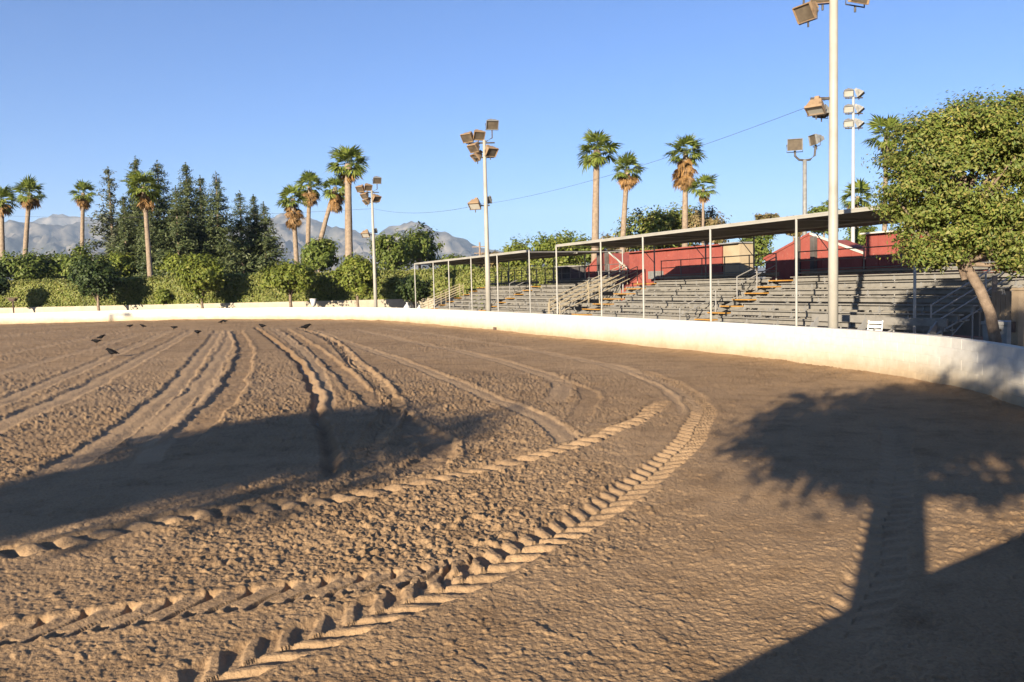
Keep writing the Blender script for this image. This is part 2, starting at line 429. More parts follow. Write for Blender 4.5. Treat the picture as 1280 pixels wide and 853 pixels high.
# tyre tracks and ruts, traced in pixels on the flat floor: (points, width, depth, berm, pattern)
TR = [
    # wide chevron tracks of the tractor
    ([(-420, 880), (-220, 842), (-60, 812), (60, 792), (170, 775), (300, 755), (420, 738), (530, 722), (600, 702), (650, 682)], 0.40, 0.042, 0.012, 'edge'),
    ([(60, 960), (140, 915), (215, 875), (300, 836), (390, 800), (470, 766), (545, 738), (610, 708), (680, 674), (745, 640), (800, 604), (846, 568), (870, 535), (876, 512), (860, 492), (830, 476), (785, 461)], 0.46, 0.034, 0.014, 'chev'),
    # narrower lugged track, upper one
    ([(-400, 772), (-220, 737), (-40, 700), (60, 682), (150, 664), (235, 648), (320, 639), (400, 630), (480, 614), (560, 597), (640, 578), (700, 562), (752, 544), (800, 521), (832, 498)], 0.38, 0.046, 0.016, 'lug'),
    # track inside the tree shade
    ([(1040, 853), (1076, 775), (1098, 715), (1112, 660), (1120, 610), (1122, 560), (1112, 520)], 0.42, 0.016, 0.008, 'chev'),
    # torn furrow from the fan
    ([(60, 600), (110, 562), (160, 530), (205, 495), (240, 458), (262, 430), (274, 413)], 0.55, 0.018, 0.014, 'rut'),
    ([(165, 560), (205, 522), (245, 484), (275, 447), (287, 424), (285, 412)], 0.5, 0.013, 0.010, 'rut'),
    ([(215, 565), (248, 532), (282, 498), (300, 462), (306, 434), (296, 413)], 0.6, 0.030, 0.025, 'rough'),
    ([(170, 590), (215, 540), (255, 500), (268, 470), (272, 440), (278, 414)], 0.4, 0.007, 0.005, 'rut'),
    ([(-40, 552), (0, 532), (70, 502), (150, 462), (215, 427), (243, 412)], 0.6, 0.015, 0.014, 'rut'),
    ([(-40, 520), (0, 502), (60, 478), (130, 449), (195, 421), (220, 412)], 0.55, 0.014, 0.012, 'rut'),
    ([(-40, 478), (0, 466), (60, 450), (115, 436), (175, 417)], 0.5, 0.013, 0.012, 'rut'),
    ([(-40, 452), (0, 444), (50, 434), (105, 424), (160, 412)], 0.5, 0.013, 0.012, 'rut'),
    ([(-40, 424), (0, 421), (60, 415), (110, 410)], 0.5, 0.010, 0.012, 'rut'),
    # deep dark furrow in the middle and its neighbours
    ([(318, 409), (345, 428), (368, 448), (386, 478), (396, 512), (404, 550), (409, 585), (411, 610)], 0.30, 0.075, 0.035, 'deep'),
    ([(338, 410), (372, 432), (392, 455), (402, 486), (406, 515)], 0.45, 0.013, 0.012, 'rut'),
    ([(355, 411), (395, 438), (428, 466), (462, 494), (502, 521), (532, 545), (546, 566), (520, 590), (505, 605)], 0.5, 0.035, 0.025, 'rough'),
    ([(372, 410), (410, 424), (440, 452), (474, 482), (488, 510), (470, 545), (445, 590)], 0.42, 0.06, 0.04, 'chev'),
    ([(385, 411), (470, 440), (560, 474), (640, 507), (690, 532), (706, 552), (700, 568)], 0.4, 0.013, 0.014, 'rut'),
    ([(440, 412), (560, 436), (650, 458), (694, 475), (702, 492), (690, 506)], 0.5, 0.013, 0.012, 'rut'),
    ([(470, 409), (600, 427), (720, 448), (800, 468), (848, 492), (872, 522)], 0.5, 0.010, 0.010, 'rut'),
    ([(640, 470), (700, 478), (730, 490), (735, 510), (715, 530)], 0.4, 0.015, 0.015, 'rough'),
    ([(255, 418), (330, 415), (409, 412.5), (440, 411)], 0.35, 0.050, 0.010, 'deep'),
]
def make_floor():
    # polar mesh: fine where the floor is near, reaching to the wall
    a_mid = np.linspace(R(-34.5), R(35.5), 1050)
    az = np.concatenate([np.linspace(R(-100), R(-34.5), 70, endpoint=False), a_mid, np.linspace(R(35.5), R(60), 50)[1:]])
    def far(a):
        d = np.array([math.sin(a), math.cos(a)])
        P = wall_xy; Q = np.roll(P, -1, axis=0); E = Q - P
        den = d[0] * E[:, 1] - d[1] * E[:, 0]
        den = np.where(abs(den) < 1e-9, 1e-9, den)
        t = (P[:, 0] * E[:, 1] - P[:, 1] * E[:, 0]) / den
        s = (P[:, 0] * d[1] - P[:, 1] * d[0]) / den
        ok = (s >= 0) & (s <= 1) & (t > 0.5)
        return t[ok].max() if ok.any() else 3.0
    Rm = np.array([far(a) for a in az]) + 0.08
    Rm = np.maximum(Rm, 2.0)
    rows_n = 710
    q = np.linspace(0, 1, rows_n)
    inv = (1 - q)[:, None] / 3.6 + q[:, None] / np.maximum(Rm[None, :], 4.0)
    rr = 1.0 / inv
    near = np.linspace(1.5, 3.6, 24, endpoint=False)[:, None] * np.ones((1, len(az)))
    rr = np.vstack([near, rr])
    rr = np.minimum(rr, Rm[None, :])
    X = rr * np.sin(az)[None, :]; Y = rr * np.cos(az)[None, :]
    sh = X.shape
    x = X.ravel(); y = Y.ravel(); r = rr.ravel()
    z = np.zeros_like(x); damp_shade = np.zeros_like(x); pack = np.zeros_like(x)
    # broad unevenness
    z += 0.10 * (fbm(x * 0.16, y * 0.16, 3, 3) - 0.5)
    z += 0.05 * (fbm(x * 0.9, y * 0.9, 3, 5) - 0.5)
    clod = np.ones_like(x)
    # tracks
    trz = np.zeros_like(x); flat = np.zeros_like(x)
    for pts, w, dep, berm, pat in TR:
        G = np.array([list(ground(px, py))[:2] for px, py in pts])
        P, s = resample(catmull(G, 16, False), 0.25)
        lo = P.min(0) - 1.6; hi = P.max(0) + 1.6
        idx = np.nonzero((x > lo[0]) & (x < hi[0]) & (y > lo[1]) & (y < hi[1]))[0]
        if len(idx) == 0: continue
        px_, py_ = x[idx], y[idx]
        best = np.full(len(idx), 9.0); bs = np.zeros(len(idx)); bt = np.zeros(len(idx))
        for i in range(len(P) - 1):
            a, b = P[i], P[i + 1]; e = b - a; L = math.hypot(*e); e = e / L
            m = (abs(px_ - a[0]) < 1.6) & (abs(py_ - a[1]) < 1.6)
            if not m.any(): continue
            dx = px_[m] - a[0]; dy = py_[m] - a[1]
            tt = np.clip(dx * e[0] + dy * e[1], 0, L)
            cx = dx - e[0] * tt; cy = dy - e[1] * tt
            dd = np.hypot(cx, cy)
            sg = np.sign(e[0] * dy - e[1] * dx)
            mi = np.nonzero(m)[0]; better = dd < best[mi]
            k = mi[better]; best[k] = dd[better]; bs[k] = s[i] + tt[better]; bt[k] = (dd * sg)[better]
        near_ = best < 1.5
        k = idx[near_]; t = bt[near_]; ss = bs[near_]
        wob = (fbm(ss * 0.8, t * 0 + w * 31, 3, 11) - 0.5)
        t = t + wob * 0.16 * (1.0 if pat in ('chev', 'lug') else 1.6)
        at_ = abs(t); hw = w / 2
        endf = sstep(0, 1.2, ss) * sstep(0, 1.2, s[-1] - ss)
        rag = fbm(x[k] * 6, y[k] * 6, 3, 21)
        inside = 1 - sstep(hw * 0.82, hw * 1.05, at_)
        b_ = np.exp(-((at_ - hw * 1.25) / (hw * 0.33)) ** 2) * (0.35 + 1.3 * rag)
        # earth is thrown more to one side
        b_ *= np.where(t > 0, 1.0, 0.6)
        prof = -dep * inside + berm * b_
        if pat == 'deep':
            prof = -dep * np.exp(-(t / (hw * 0.6)) ** 2) + berm * np.exp(-((t - hw * 1.1) / (hw * 0.5)) ** 2)
        if pat == 'edge':
            prof = -0.016 * inside + berm * b_ * 0.8
            ph = (ss - 0.15 * np.clip(t / hw, -1, 1) - 0.04 * np.sin(t / hw * 3.1)) / 0.27 + 0.12 * (rag - 0.5); fr = ph - np.floor(ph)
            gv = sstep(0.0, 0.08, fr) * (1 - sstep(0.15, 0.30, fr)); rg = sstep(0.30, 0.42, fr) * (1 - sstep(0.5, 0.72, fr))
            prof += (-dep * gv + 0.35 * dep * rg) * (1 - sstep(hw * 0.95, hw * 1.12, at_))
            ph2 = ph + 0.5; f2 = ph2 - np.floor(ph2)
            prof -= dep * sstep(0.0, 0.08, f2) * (1 - sstep(0.2, 0.34, f2)) * sstep(hw * 0.45, hw * 0.62, -t) * (1 - sstep(hw * 0.98, hw * 1.12, at_))
        if pat == 'chev':
            ph = (ss - 0.80 * at_ + np.where(t > 0, 0.10, 0.0)) / 0.25 + 0.22 * (rag - 0.5) + 0.5 * (fbm(ss * 0.6, t * 2.0, 2, 23) - 0.5)
            fr = ph - np.floor(ph)
            lug = sstep(0.0, 0.22, fr) * (1 - sstep(0.42, 0.68, fr))
            lug *= 1 - sstep(hw * 0.9, hw * 1.1, at_)
            amp = 0.45 + 1.1 * fbm(ss * 0.9, t * 3, 2, 27)
            prof += (dep * 1.15 * lug * amp + 0.016 * (rag - 0.5)) * inside
        elif pat == 'lug':
            ph = (ss + 0.25 * t) / 0.30 + 0.9 * (fbm(ss * 0.7, t * 0, 2, 33) - 0.5)
            fr = ph - np.floor(ph)
            lug = np.sin(np.pi * np.clip((fr + 0.12 * (rag - 0.5)) / 0.80, 0, 1)) ** 0.6
            prof += (dep * (0.75 + 1.5 * fbm(ss * 1.3, t * 4, 2, 29)) * lug + 0.045 * (rag - 0.5)) * (1 - sstep(hw * 0.5, hw * 1.15, at_ + 0.10 * (rag - 0.5)))
        elif pat == 'rough':
            prof += dep * 1.3 * (fbm(x[k] * 7, y[k] * 7, 3, 31) - 0.45) * (1 - sstep(hw, hw * 1.6, at_))
        elif pat == 'rut':
            prof += 0.35 * dep * np.cos(t / w * 9) * inside
        prof *= endf
        stronger = abs(prof) > abs(trz[k])
        trz[k] = np.where(stronger, prof, trz[k])
        flat[k] = np.maximum(flat[k], inside * endf)
        pack[k] = np.maximum(pack[k], {'deep': 0.0, 'rough': 0.1, 'rut': 0.45, 'chev': 0.25, 'edge': 0.35, 'lug': 0.2}[pat] * inside * endf)
        dm = {'deep': 0.6, 'rough': 0.3, 'rut': 0.0, 'chev': 0.05, 'edge': 0.0, 'lug': 0.1}[pat]  # deep: the dark colour also stands in for the berm's shadow
        damp_shade[k] = np.maximum(damp_shade[k], dm * inside * endf)
    z += trz
    # clods: strong in the foreground and the harrowed belts, weak where driven smooth
    reg = fbm(x * 0.22 + 4, y * 0.22 - 7, 3, 41)
    rough = 0.5 + 1.1 * sstep(0.38, 0.68, reg)
    rough *= 1 - 0.5 * sstep(14, 45, r)
    smooth_patch = np.exp(-(((x - 2.6) / 1.9) ** 2 + ((y - 9.8) / 3.0) ** 2))
    rough *= 1 - 0.62 * smooth_patch
    rough *= 1 - 0.72 * flat
    n1 = fbm(x * 5.5, y * 5.5, 3, 51); n2 = fbm(x * 19, y * 19, 3, 61, 0.6); n3 = fbm(x * 42, y * 42, 2, 71)
    bil = abs(fbm(x * 9, y * 9, 3, 81) - 0.5) * 2
    z += rough * (0.012 * (n1 - 0.5) + 0.021 * (n2 - 0.5) * np.clip(1.4 - r / 60, 0.5, 1) + 0.020 * (n3 - 0.5) - 0.012 * bil)
    # scattered lumps
    lump = sstep(0.70, 0.84, fbm(x * 11 + 3, y * 11 + 8, 2, 91))
    z += rough * 0.018 * lump
    z += 0.006 * (fbm(x * 30, y * 30, 2, 95) - 0.5)
    # soil banked against the foot of the wall
    dw = (Rm[None, :] - rr).ravel()
    z += 0.10 * np.exp(-dw / 0.45) * (0.5 + fbm(x * 0.7, y * 0.7, 2, 97)) * sstep(4, 8, r)
    nr, nc = sh
    ii = np.arange(nr * nc).reshape(nr, nc)
    Fq = np.stack([ii[:-1, :-1].ravel(), ii[:-1, 1:].ravel(), ii[1:, 1:].ravel(), ii[1:, :-1].ravel()], 1)[:, ::-1]
    me = mesh_np('arena_floor', np.stack([x, y, z], 1), Fq, True)
    at3 = me.attributes.new('pack', 'FLOAT', 'POINT'); at3.data.foreach_set('value', pack.astype(np.float32))
    at2 = me.attributes.new('damp_shade', 'FLOAT', 'POINT'); at2.data.foreach_set('value', damp_shade.astype(np.float32))
    o = link('arena_floor', me, None, 'arena_dirt'); setp(o, kind='structure')
    global FLOOR
    FLOOR = np.stack([x, y, z], 1)
make_floor()
def floor_z(px, py):
    d = (FLOOR[:, 0] - px) ** 2 + (FLOOR[:, 1] - py) ** 2
    return float(FLOOR[int(np.argmin(d)), 2])

# ------------------------------------------------------------------ mountains
def mountains(name, prof, R0, R1, R2, seed):
    """prof: (pixel x, pixel y of the ridge). Slopes rise from R0 to the crest at R1 and fall to R2."""
    A = []; H = []
    for px, py in prof:
        d = ray(px, py); a = math.atan2(d.x, d.y); hd = math.hypot(d.x, d.y)
        A.append(a); H.append(d.z / hd)
    az = np.linspace(R(-58), R(58), 460); tv = np.linspace(0, 1, 80)
    tan = np.interp(az, A, H)
    rough_r = (fbm(az * 60, az * 0 + seed, 5, seed + 2) - 0.5)
    tan = tan + rough_r * 0.008 * np.clip(tan / 0.03, 0, 1)
    AZ, T = np.meshgrid(az, tv, indexing='ij')
    crest = R1 + 600 * (fbm(AZ * 6, AZ * 0, 3, seed) - 0.5)
    rr = np.where(T < 0.75, R0 + (crest - R0) * (T / 0.75), crest + (R2 - crest) * ((T - 0.75) / 0.25))
    x = rr * np.sin(AZ); y = rr * np.cos(AZ)
    top = tan[:, None] * crest
    up = np.where(T < 0.75, (T / 0.75) ** 1.35, 1 - ((T - 0.75) / 0.25) ** 1.2)
    rid = 1 - abs(fbm(x * 0.0028, y * 0.0028, 5, seed + 9, 0.55) - 0.5) * 4
    rid2 = 1 - abs(fbm(x * 0.009, y * 0.009, 4, seed + 19, 0.55) - 0.5) * 4
    carve = (0.55 * (1 - rid) + 0.25 * (1 - rid2)) * np.clip(1.25 - abs(T - 0.4) / 0.32, 0, 1)
    z = CH + top * np.clip(up - carve * up * 1.1, 0, 1)
    z = np.where(T <= 0.0, -2, z)
    n1, n2 = AZ.shape; ii = np.arange(n1 * n2).reshape(n1, n2)
    Fq = np.stack([ii[:-1, :-1].ravel(), ii[1:, :-1].ravel(), ii[1:, 1:].ravel(), ii[:-1, 1:].ravel()], 1)
    me = mesh_np(name, np.stack([x.ravel(), y.ravel(), z.ravel()], 1), Fq, True)
    o = link(name, me, None, 'mountain_scrub'); setp(o, kind='structure'); return o
mountains('mountains', [(-700, 320), (-200, 292), (-60, 280), (0, 275), (40, 271), (90, 275), (140, 272), (200, 280), (260, 283), (310, 275), (340, 266), (352, 262), (366, 264), (390, 270),
                        (430, 281), (455, 288), (470, 289), (490, 280), (506, 274), (522, 274), (545, 283), (570, 293), (600, 305), (640, 315), (700, 325), (900, 335), (1400, 330)], 3000, 5600, 6600, 5)
mountains('far_mountains', [(-700, 330), (-100, 290), (20, 277), (50, 267), (70, 264.5), (95, 266), (130, 273), (180, 285), (300, 300), (700, 340), (1400, 340)], 6700, 7500, 8400, 15)
# ------------------------------------------------------------------ perimeter wall
WH, WT = 1.0, 0.20
P_w, S_w = resample(wall_vu, 0.4, True)
n_w = len(P_w) - 1
XY_w = np.stack([P_w[:, 0] * CS - P_w[:, 1] * SN, P_w[:, 0] * SN + P_w[:, 1] * CS], 1)
def tang(i):
    a = XY_w[(i - 1) % n_w]; b = XY_w[(i + 1) % n_w]; t = b - a; return t / np.linalg.norm(t)
arena_wall = empty('arena_wall', (XY_w[0][0], XY_w[0][1], 0), 'low white painted block wall curving around the dirt arena, tan dust along its foot', 'wall')
AWL = Vector((XY_w[0][0], XY_w[0][1], 0))
def wall_strip(name, idx, inner, outer, z0, z1, mat):
    """a run of wall along the outline between two offsets (outer positive)"""
    mb = MB(); rings = []
    for i in idx:
        t = tang(i % n_w); nrm = np.array([t[1], -t[0]])
        p = XY_w[i % n_w]
        a = p + nrm * inner; b = p + nrm * outer
        n = len(mb.v)
        for q, z in ((a, z0), (b, z0), (b, z1), (a, z1)):
            mb.v.append((q[0] - AWL.x, q[1] - AWL.y, z))
        rings.append(n)
    for r1, r2 in zip(rings, rings[1:]):
        for j in range(4):
            mb.f.append((r1 + j, r1 + (j + 1) % 4, r2 + (j + 1) % 4, r2 + j))
    mb.f.append(tuple(rings[0] + j for j in range(4))); mb.f.append(tuple(rings[-1] + j for j in range(4)))
    return mb.build(name, mat, arena_wall)
# block face range: where single blocks can be told apart
uu = P_w[:n_w, 1]; vv = P_w[:n_w, 0]
i0 = int(np.argmin(abs(uu - 7.2) + 5 * (vv < 5)))
i1 = int(np.argmin(abs(uu - 20.0) + 50 * (vv < 5)))
i_n = int(np.argmin(abs(vv - 9.0) + 50 * (uu > 10)))      # unseen near end, raised from here only to lengthen its cast shadow
wall_strip('wall_run', list(range(i1, n_w - 39)), 0.0, WT, -0.1, WH, 'white_wall_paint')
wall_strip('wall_run', list(range(i_n, i0 + 1)), 0.0, WT, -0.1, WH, 'white_wall_paint')
wall_strip('wall_run', list(range(n_w - 40, n_w + i_n + 1)), 0.0, WT, -0.1, WH + 0.15, 'white_wall_paint')
wall_strip('mortar_core', list(range(i0, i1 + 1)), 0.004, WT - 0.004, -0.1, WH - 0.004, 'white_wall_paint')
def block_mesh(L, D, H):
    import bmesh
    bm = bmesh.new(); bmesh.ops.create_cube(bm, size=1.0)
    bmesh.ops.scale(bm, vec=(L, D, H), verts=bm.verts)
    bmesh.ops.bevel(bm, geom=list(bm.edges), offset=0.003, segments=1, affect='EDGES')
    me = bpy.data.meshes.new('block'); bm.to_mesh(me); bm.free(); me.materials.append(MATS['white_wall_paint']); return me
bmesh_full = block_mesh(0.399, WT, 0.197)
rb = random.Random(3)
for c in range(5):
    s0, s1 = S_w[i0], S_w[i1]
    off = 0.2 * (c % 2)
    s = s0 + 0.2 + off
    while s < s1 - 0.05:
        px = np.interp(s, S_w, XY_w[:, 0]); py = np.interp(s, S_w, XY_w[:, 1])
        qx = np.interp(s + 0.1, S_w, XY_w[:, 0]) - np.interp(s - 0.1, S_w, XY_w[:, 0]); qy = np.interp(s + 0.1, S_w, XY_w[:, 1]) - np.interp(s - 0.1, S_w, XY_w[:, 1])
        a = math.atan2(qy, qx); nx, ny = math.sin(a), -math.cos(a)
        o = link('block', bmesh_full, arena_wall)
        j = rb.uniform(-0.0012, 0.0012)
        o.location = (px + nx * (WT / 2 + j) - AWL.x, py + ny * (WT / 2 + j) - AWL.y, 0.1 + 0.2 * c)
        o.rotation_euler = (0, 0, a)
        s += 0.4
# drain opening at the foot of the wall
d0 = ground(610, 411.5, 0.16)
dv, du = toVU(d0.x, d0.y)
dr = MB().box((0, 0, 0), (0.10, 0.34, 0.13))
dro = dr.build('drain_hole', 'rust_iron', arena_wall)
pp = VU(16.2 + 0.03, du, 0.17); dro.location = pp - AWL; dro.rotation_euler = (0, 0, SA)

# ------------------------------------------------------------------ far retaining wall, hedge
def path_px(tab):
    """(pixel x, depth) -> ground points"""
    out = []
    for px, dep in tab:
        y_h = 359 - 0.024 * (px - 640)
        p = at(px, y_h, dep); out.append((p.x, p.y))
    return np.array(out)
HP = path_px([(-90, 86), (0, 83), (100, 81), (200, 79.3), (300, 77.5), (400, 76), (520, 76), (640, 77.5), (760, 80)])
hp, hs = resample(catmull(HP, 12, False), 0.5)
def strip_from(pts, off0, off1, z0, z1):
    mb = MB(); rings = []
    for i, p in enumerate(pts):
        t = pts[min(i + 1, len(pts) - 1)] - pts[max(i - 1, 0)]; t = t / np.linalg.norm(t); nr = np.array([-t[1], t[0]])
        a = p + nr * off0; b = p + nr * off1; n = len(mb.v)
        for q, z in ((a, z0), (b, z0), (b, z1), (a, z1)): mb.v.append((q[0], q[1], z))
        rings.append(n)
    for r1, r2 in zip(rings, rings[1:]):
        for j in range(4): mb.f.append((r1 + j, r1 + (j + 1) % 4, r2 + (j + 1) % 4, r2 + j))
    mb.f.append(tuple(rings[0] + j for j in range(4))); mb.f.append(tuple(rings[-1] + j for j in range(4)))
    return mb
k_end = int(len(hp) * 0.80)
rw = strip_from(hp[:k_end], -1.5, -1.3, -0.1, 1.36).build('retaining_wall', 'cream_wall')
setp(rw, 'plain cream wall standing between the clipped hedge and the arena wall', 'wall')

rng = np.random.default_rng(11)
def unit(a): return a / np.maximum(np.linalg.norm(a, axis=1, keepdims=True), 1e-9)
def leaf_quads(C, Nrm, L, W, droop=0.0):
    """diamond leaves: centres, normals, lengths, widths"""
    n = len(C)
    rnd = rng.normal(size=(n, 3)); rnd[:, 2] -= droop
    d = unit(rnd - Nrm * np.sum(rnd * Nrm, 1, keepdims=True)); w = np.cross(Nrm, d)
    L = np.broadcast_to(L, (n,))[:, None]; W = np.broadcast_to(W, (n,))[:, None]
    V = np.empty((n, 4, 3))
    V[:, 0] = C - d * L / 2; V[:, 1] = C + w * W / 2 + d * L * 0.05; V[:, 2] = C + d * L / 2; V[:, 3] = C - w * W / 2 + d * L * 0.05
    return V.reshape(-1, 3), np.arange(n * 4, dtype=np.int32).reshape(n, 4)
# clipped hedge: leaves on a lumpy body
def hedge():
    n = 62000
    s = rng.uniform(0, hs[-1], n)
    px = np.interp(s, hs, hp[:, 0]); py = np.interp(s, hs, hp[:, 1])
    tx = np.interp(s + 0.5, hs, hp[:, 0]) - np.interp(s - 0.5, hs, hp[:, 0]); ty = np.interp(s + 0.5, hs, hp[:, 1]) - np.interp(s - 0.5, hs, hp[:, 1])
    tl = np.hypot(tx, ty); tx /= tl; ty /= tl; nx, ny = -ty, tx
    H = 3.85 + 0.35 * (fbm(s * 0.25, s * 0, 3, 7) - 0.5)
    top = rng.uniform(0, 1, n) < 0.28
    zz = np.where(top, H, H * rng.uniform(0.05, 1, n) ** 0.9)
    bul = 0.45 * (fbm(s * 0.8, zz * 1.1, 3, 9) - 0.5)
    off = np.where(top, rng.uniform(-0.9, 1.0, n), -0.9 + bul * 1.0 + 0.25 * (zz / 3.9) ** 4)
    off = off + rng.normal(0, 0.07, n)
    zz = zz + np.where(top, rng.normal(0, 0.10, n), 0)
    C = np.stack([px + nx * off, py + ny * off, zz], 1)
    Nr = np.stack([-nx * (1 - top * 0.7), -ny * (1 - top * 0.7), 0.35 + top * 0.8], 1) + rng.normal(0, 0.55, (n, 3))
    V, Fq = leaf_quads(C, unit(Nr), rng.uniform(0.16, 0.34, n), rng.uniform(0.10, 0.18, n))
    root = empty('hedge', (hp[0][0], hp[0][1], 0), 'long clipped green hedge running behind the cream wall and the small trees', 'hedge')
    V = V - np.array([hp[0][0], hp[0][1], 0])
    link('foliage', mesh_np('hedge_foliage', V, Fq), root, 'hedge_leaf')
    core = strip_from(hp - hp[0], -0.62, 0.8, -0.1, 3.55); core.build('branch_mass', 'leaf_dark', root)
hedge()

# ------------------------------------------------------------------ bleachers
ROWS = 8; RISE = 0.27; RUN = 0.70; V0 = 22.0; Z0 = 0.45
VPOST = 21.0
def uvroot(name, u, label, cat, v=V0, group=None):
    o = empty(name, VU(v, u, 0), label, cat, group, SA); return o
def bleacher(u0, u1, label, guard=True, end_rail=None, dark=False):
    L = u1 - u0; uc = (u0 + u1) / 2
    root = uvroot('bleacher', uc, label, 'bleachers', group='grandstand bleacher sections')
    seat = MB().box((0, 0, 0), (0.26, L, 0.045)).mesh('seat_plank'); seat.materials.append(MATS['plank_grey'])
    foot = MB().box((0, 0, 0), (0.24, L, 0.04)).mesh('foot_plank'); foot.materials.append(MATS['plank_grey'])
    rise = MB().box((0, 0, 0), (0.025, L - 0.1, 0.165)).mesh('riser_board'); rise.materials.append(MATS['plank_grey'])
    rr = random.Random(int(u0 * 10))
    for i in range(ROWS):
        o = link('seat_plank', seat, root); o.location = (RUN * i, rr.uniform(-0.03, 0.03), Z0 + RISE * i); o.rotation_euler = (rr.uniform(-0.0015, 0.0015), rr.uniform(-0.02, 0.02), 0)
        if True:
            o = link('riser_board', rise, root); o.location = (RUN * i + 0.02, 0, Z0 + RISE * i - 0.12); o.rotation_euler = (rr.uniform(-0.0012, 0.0012), 0, 0)
            o = link('foot_plank', foot, root); o.location = (RUN * i + 0.33, rr.uniform(-0.03, 0.03), Z0 + RISE * i - 0.17); o.rotation_euler = (rr.uniform(-0.0015, 0.0015), 0, 0)
    o = link('riser_board', MB().box((0, 0, 0), (0.03, L, 0.2)).mesh('riser_board'), root, 'plank_grey'); o.location = (RUN * ROWS - 0.15, 0, Z0 + RISE * (ROWS - 1) + 0.16)
    # bent steel frames
    fb = MB()
    fb.tube([(-0.1, 0, 0.24), (RUN * (ROWS - 1) + 0.3, 0, Z0 + RISE * (ROWS - 1) - 0.23)], 0.03, 6)
    fb.tube([(0, 0, 0.03), (RUN * (ROWS - 1) + 0.3, 0, 0.03)], 0.03, 6)
    for i in range(ROWS):
        z = Z0 + RISE * i
        fb.box((RUN * i, 0, z - 0.11), (0.06, 0.06, 0.17)); fb.box((RUN * i + 0.16, 0, z - 0.2), (0.5, 0.05, 0.03))
        if i % 2 == 1: fb.tube([(RUN * i, 0, 0.03), (RUN * i, 0, z - 0.15)], 0.025, 6)
    fb.tube([(RUN, 0, 0.03), (RUN * 3, 0, Z0 + RISE * 3 - 0.2)], 0.02, 6)
    fm = fb.mesh('support_frame'); fm.materials.append(MATS['galvanised'])
    k = max(2, int(round(L / 1.83)) + 1)
    for j in range(k):
        o = link('support_frame', fm, root); o.location = (0, -L / 2 + 0.12 + (L - 0.24) * j / (k - 1), 0)
    MB().box((RUN * (ROWS - 1) + 0.42, 0, 1.1), (0.03, L, 2.1)).build('added_back_panel', 'plank_grey', root)  # added backing so the gaps between the planks look dark
    # guard at the back
    zt = Z0 + RISE * (ROWS - 1); vb = RUN * (ROWS - 1) + 0.34
    rail = MB().tube([(0, -L / 2, 0), (0, L / 2, 0)], 0.024, 6).mesh('guard_rail'); rail.materials.append(MATS['rail_shaded'])
    for q, dz in enumerate((0.32, 0.72, 1.12)):
        o = link('guard_rail', rail, root); o.location = (vb, 0, zt + dz)
    o = link('back_rail', MB().tube([(0, -L / 2, 0), (0, L / 2, 0)], 0.028, 6).mesh('back_rail'), root, 'galvanised'); o.location = (vb - 0.12, 0, zt + 0.17)
    pm = MB().tube([(0, 0, -0.3), (0, 0, 1.15)], 0.045 if dark else 0.03, 6).mesh('guard_post'); pm.materials.append(MATS['rail_shaded'])
    k2 = max(2, int(round(L / (1.25 if dark else 1.83))) + 1)
    for j in range(k2):
        o = link('guard_post', pm, root); o.location = (vb + 0.03, -L / 2 + L * j / (k2 - 1), zt)
    if end_rail is not None:
        ye = -L / 2 - 0.06 if end_rail < 0 else L / 2 + 0.06
        sec = [(0.0, 0.15), (2.45, 0.15 + RISE * 3.5), (RUN * (ROWS - 1) + 0.3, 0.15 + RISE * (ROWS - 0.7))]
        for q, dz in enumerate((0.35, 0.65, 0.95)):
            MB().tube([(a, ye, z + Z0 - 0.2 + dz) for a, z in sec], 0.024, 6).build('end_rail', 'galvanised', root)
        for a, z in sec: MB().tube([(a, ye, 0), (a, ye, z + Z0 + 0.78)], 0.03, 6).build('end_post', 'galvanised', root)
    return root
bleacher(17.6, 28.55, 'weathered plank bleacher section partly in tree shade, ending behind the leaning tree', end_rail=-1)
bleacher(30.0, 39.2, 'weathered plank bleacher section between the single yellow aisle and the wide railed stairway')
bleacher(43.6, 53.75, 'weathered plank bleacher section under the lower canopy, beside the wide railed stairway', dark=True)
bleacher(55.15, 64.2, 'weathered plank bleacher section at the stand end where the steep tan railing is', dark=True)

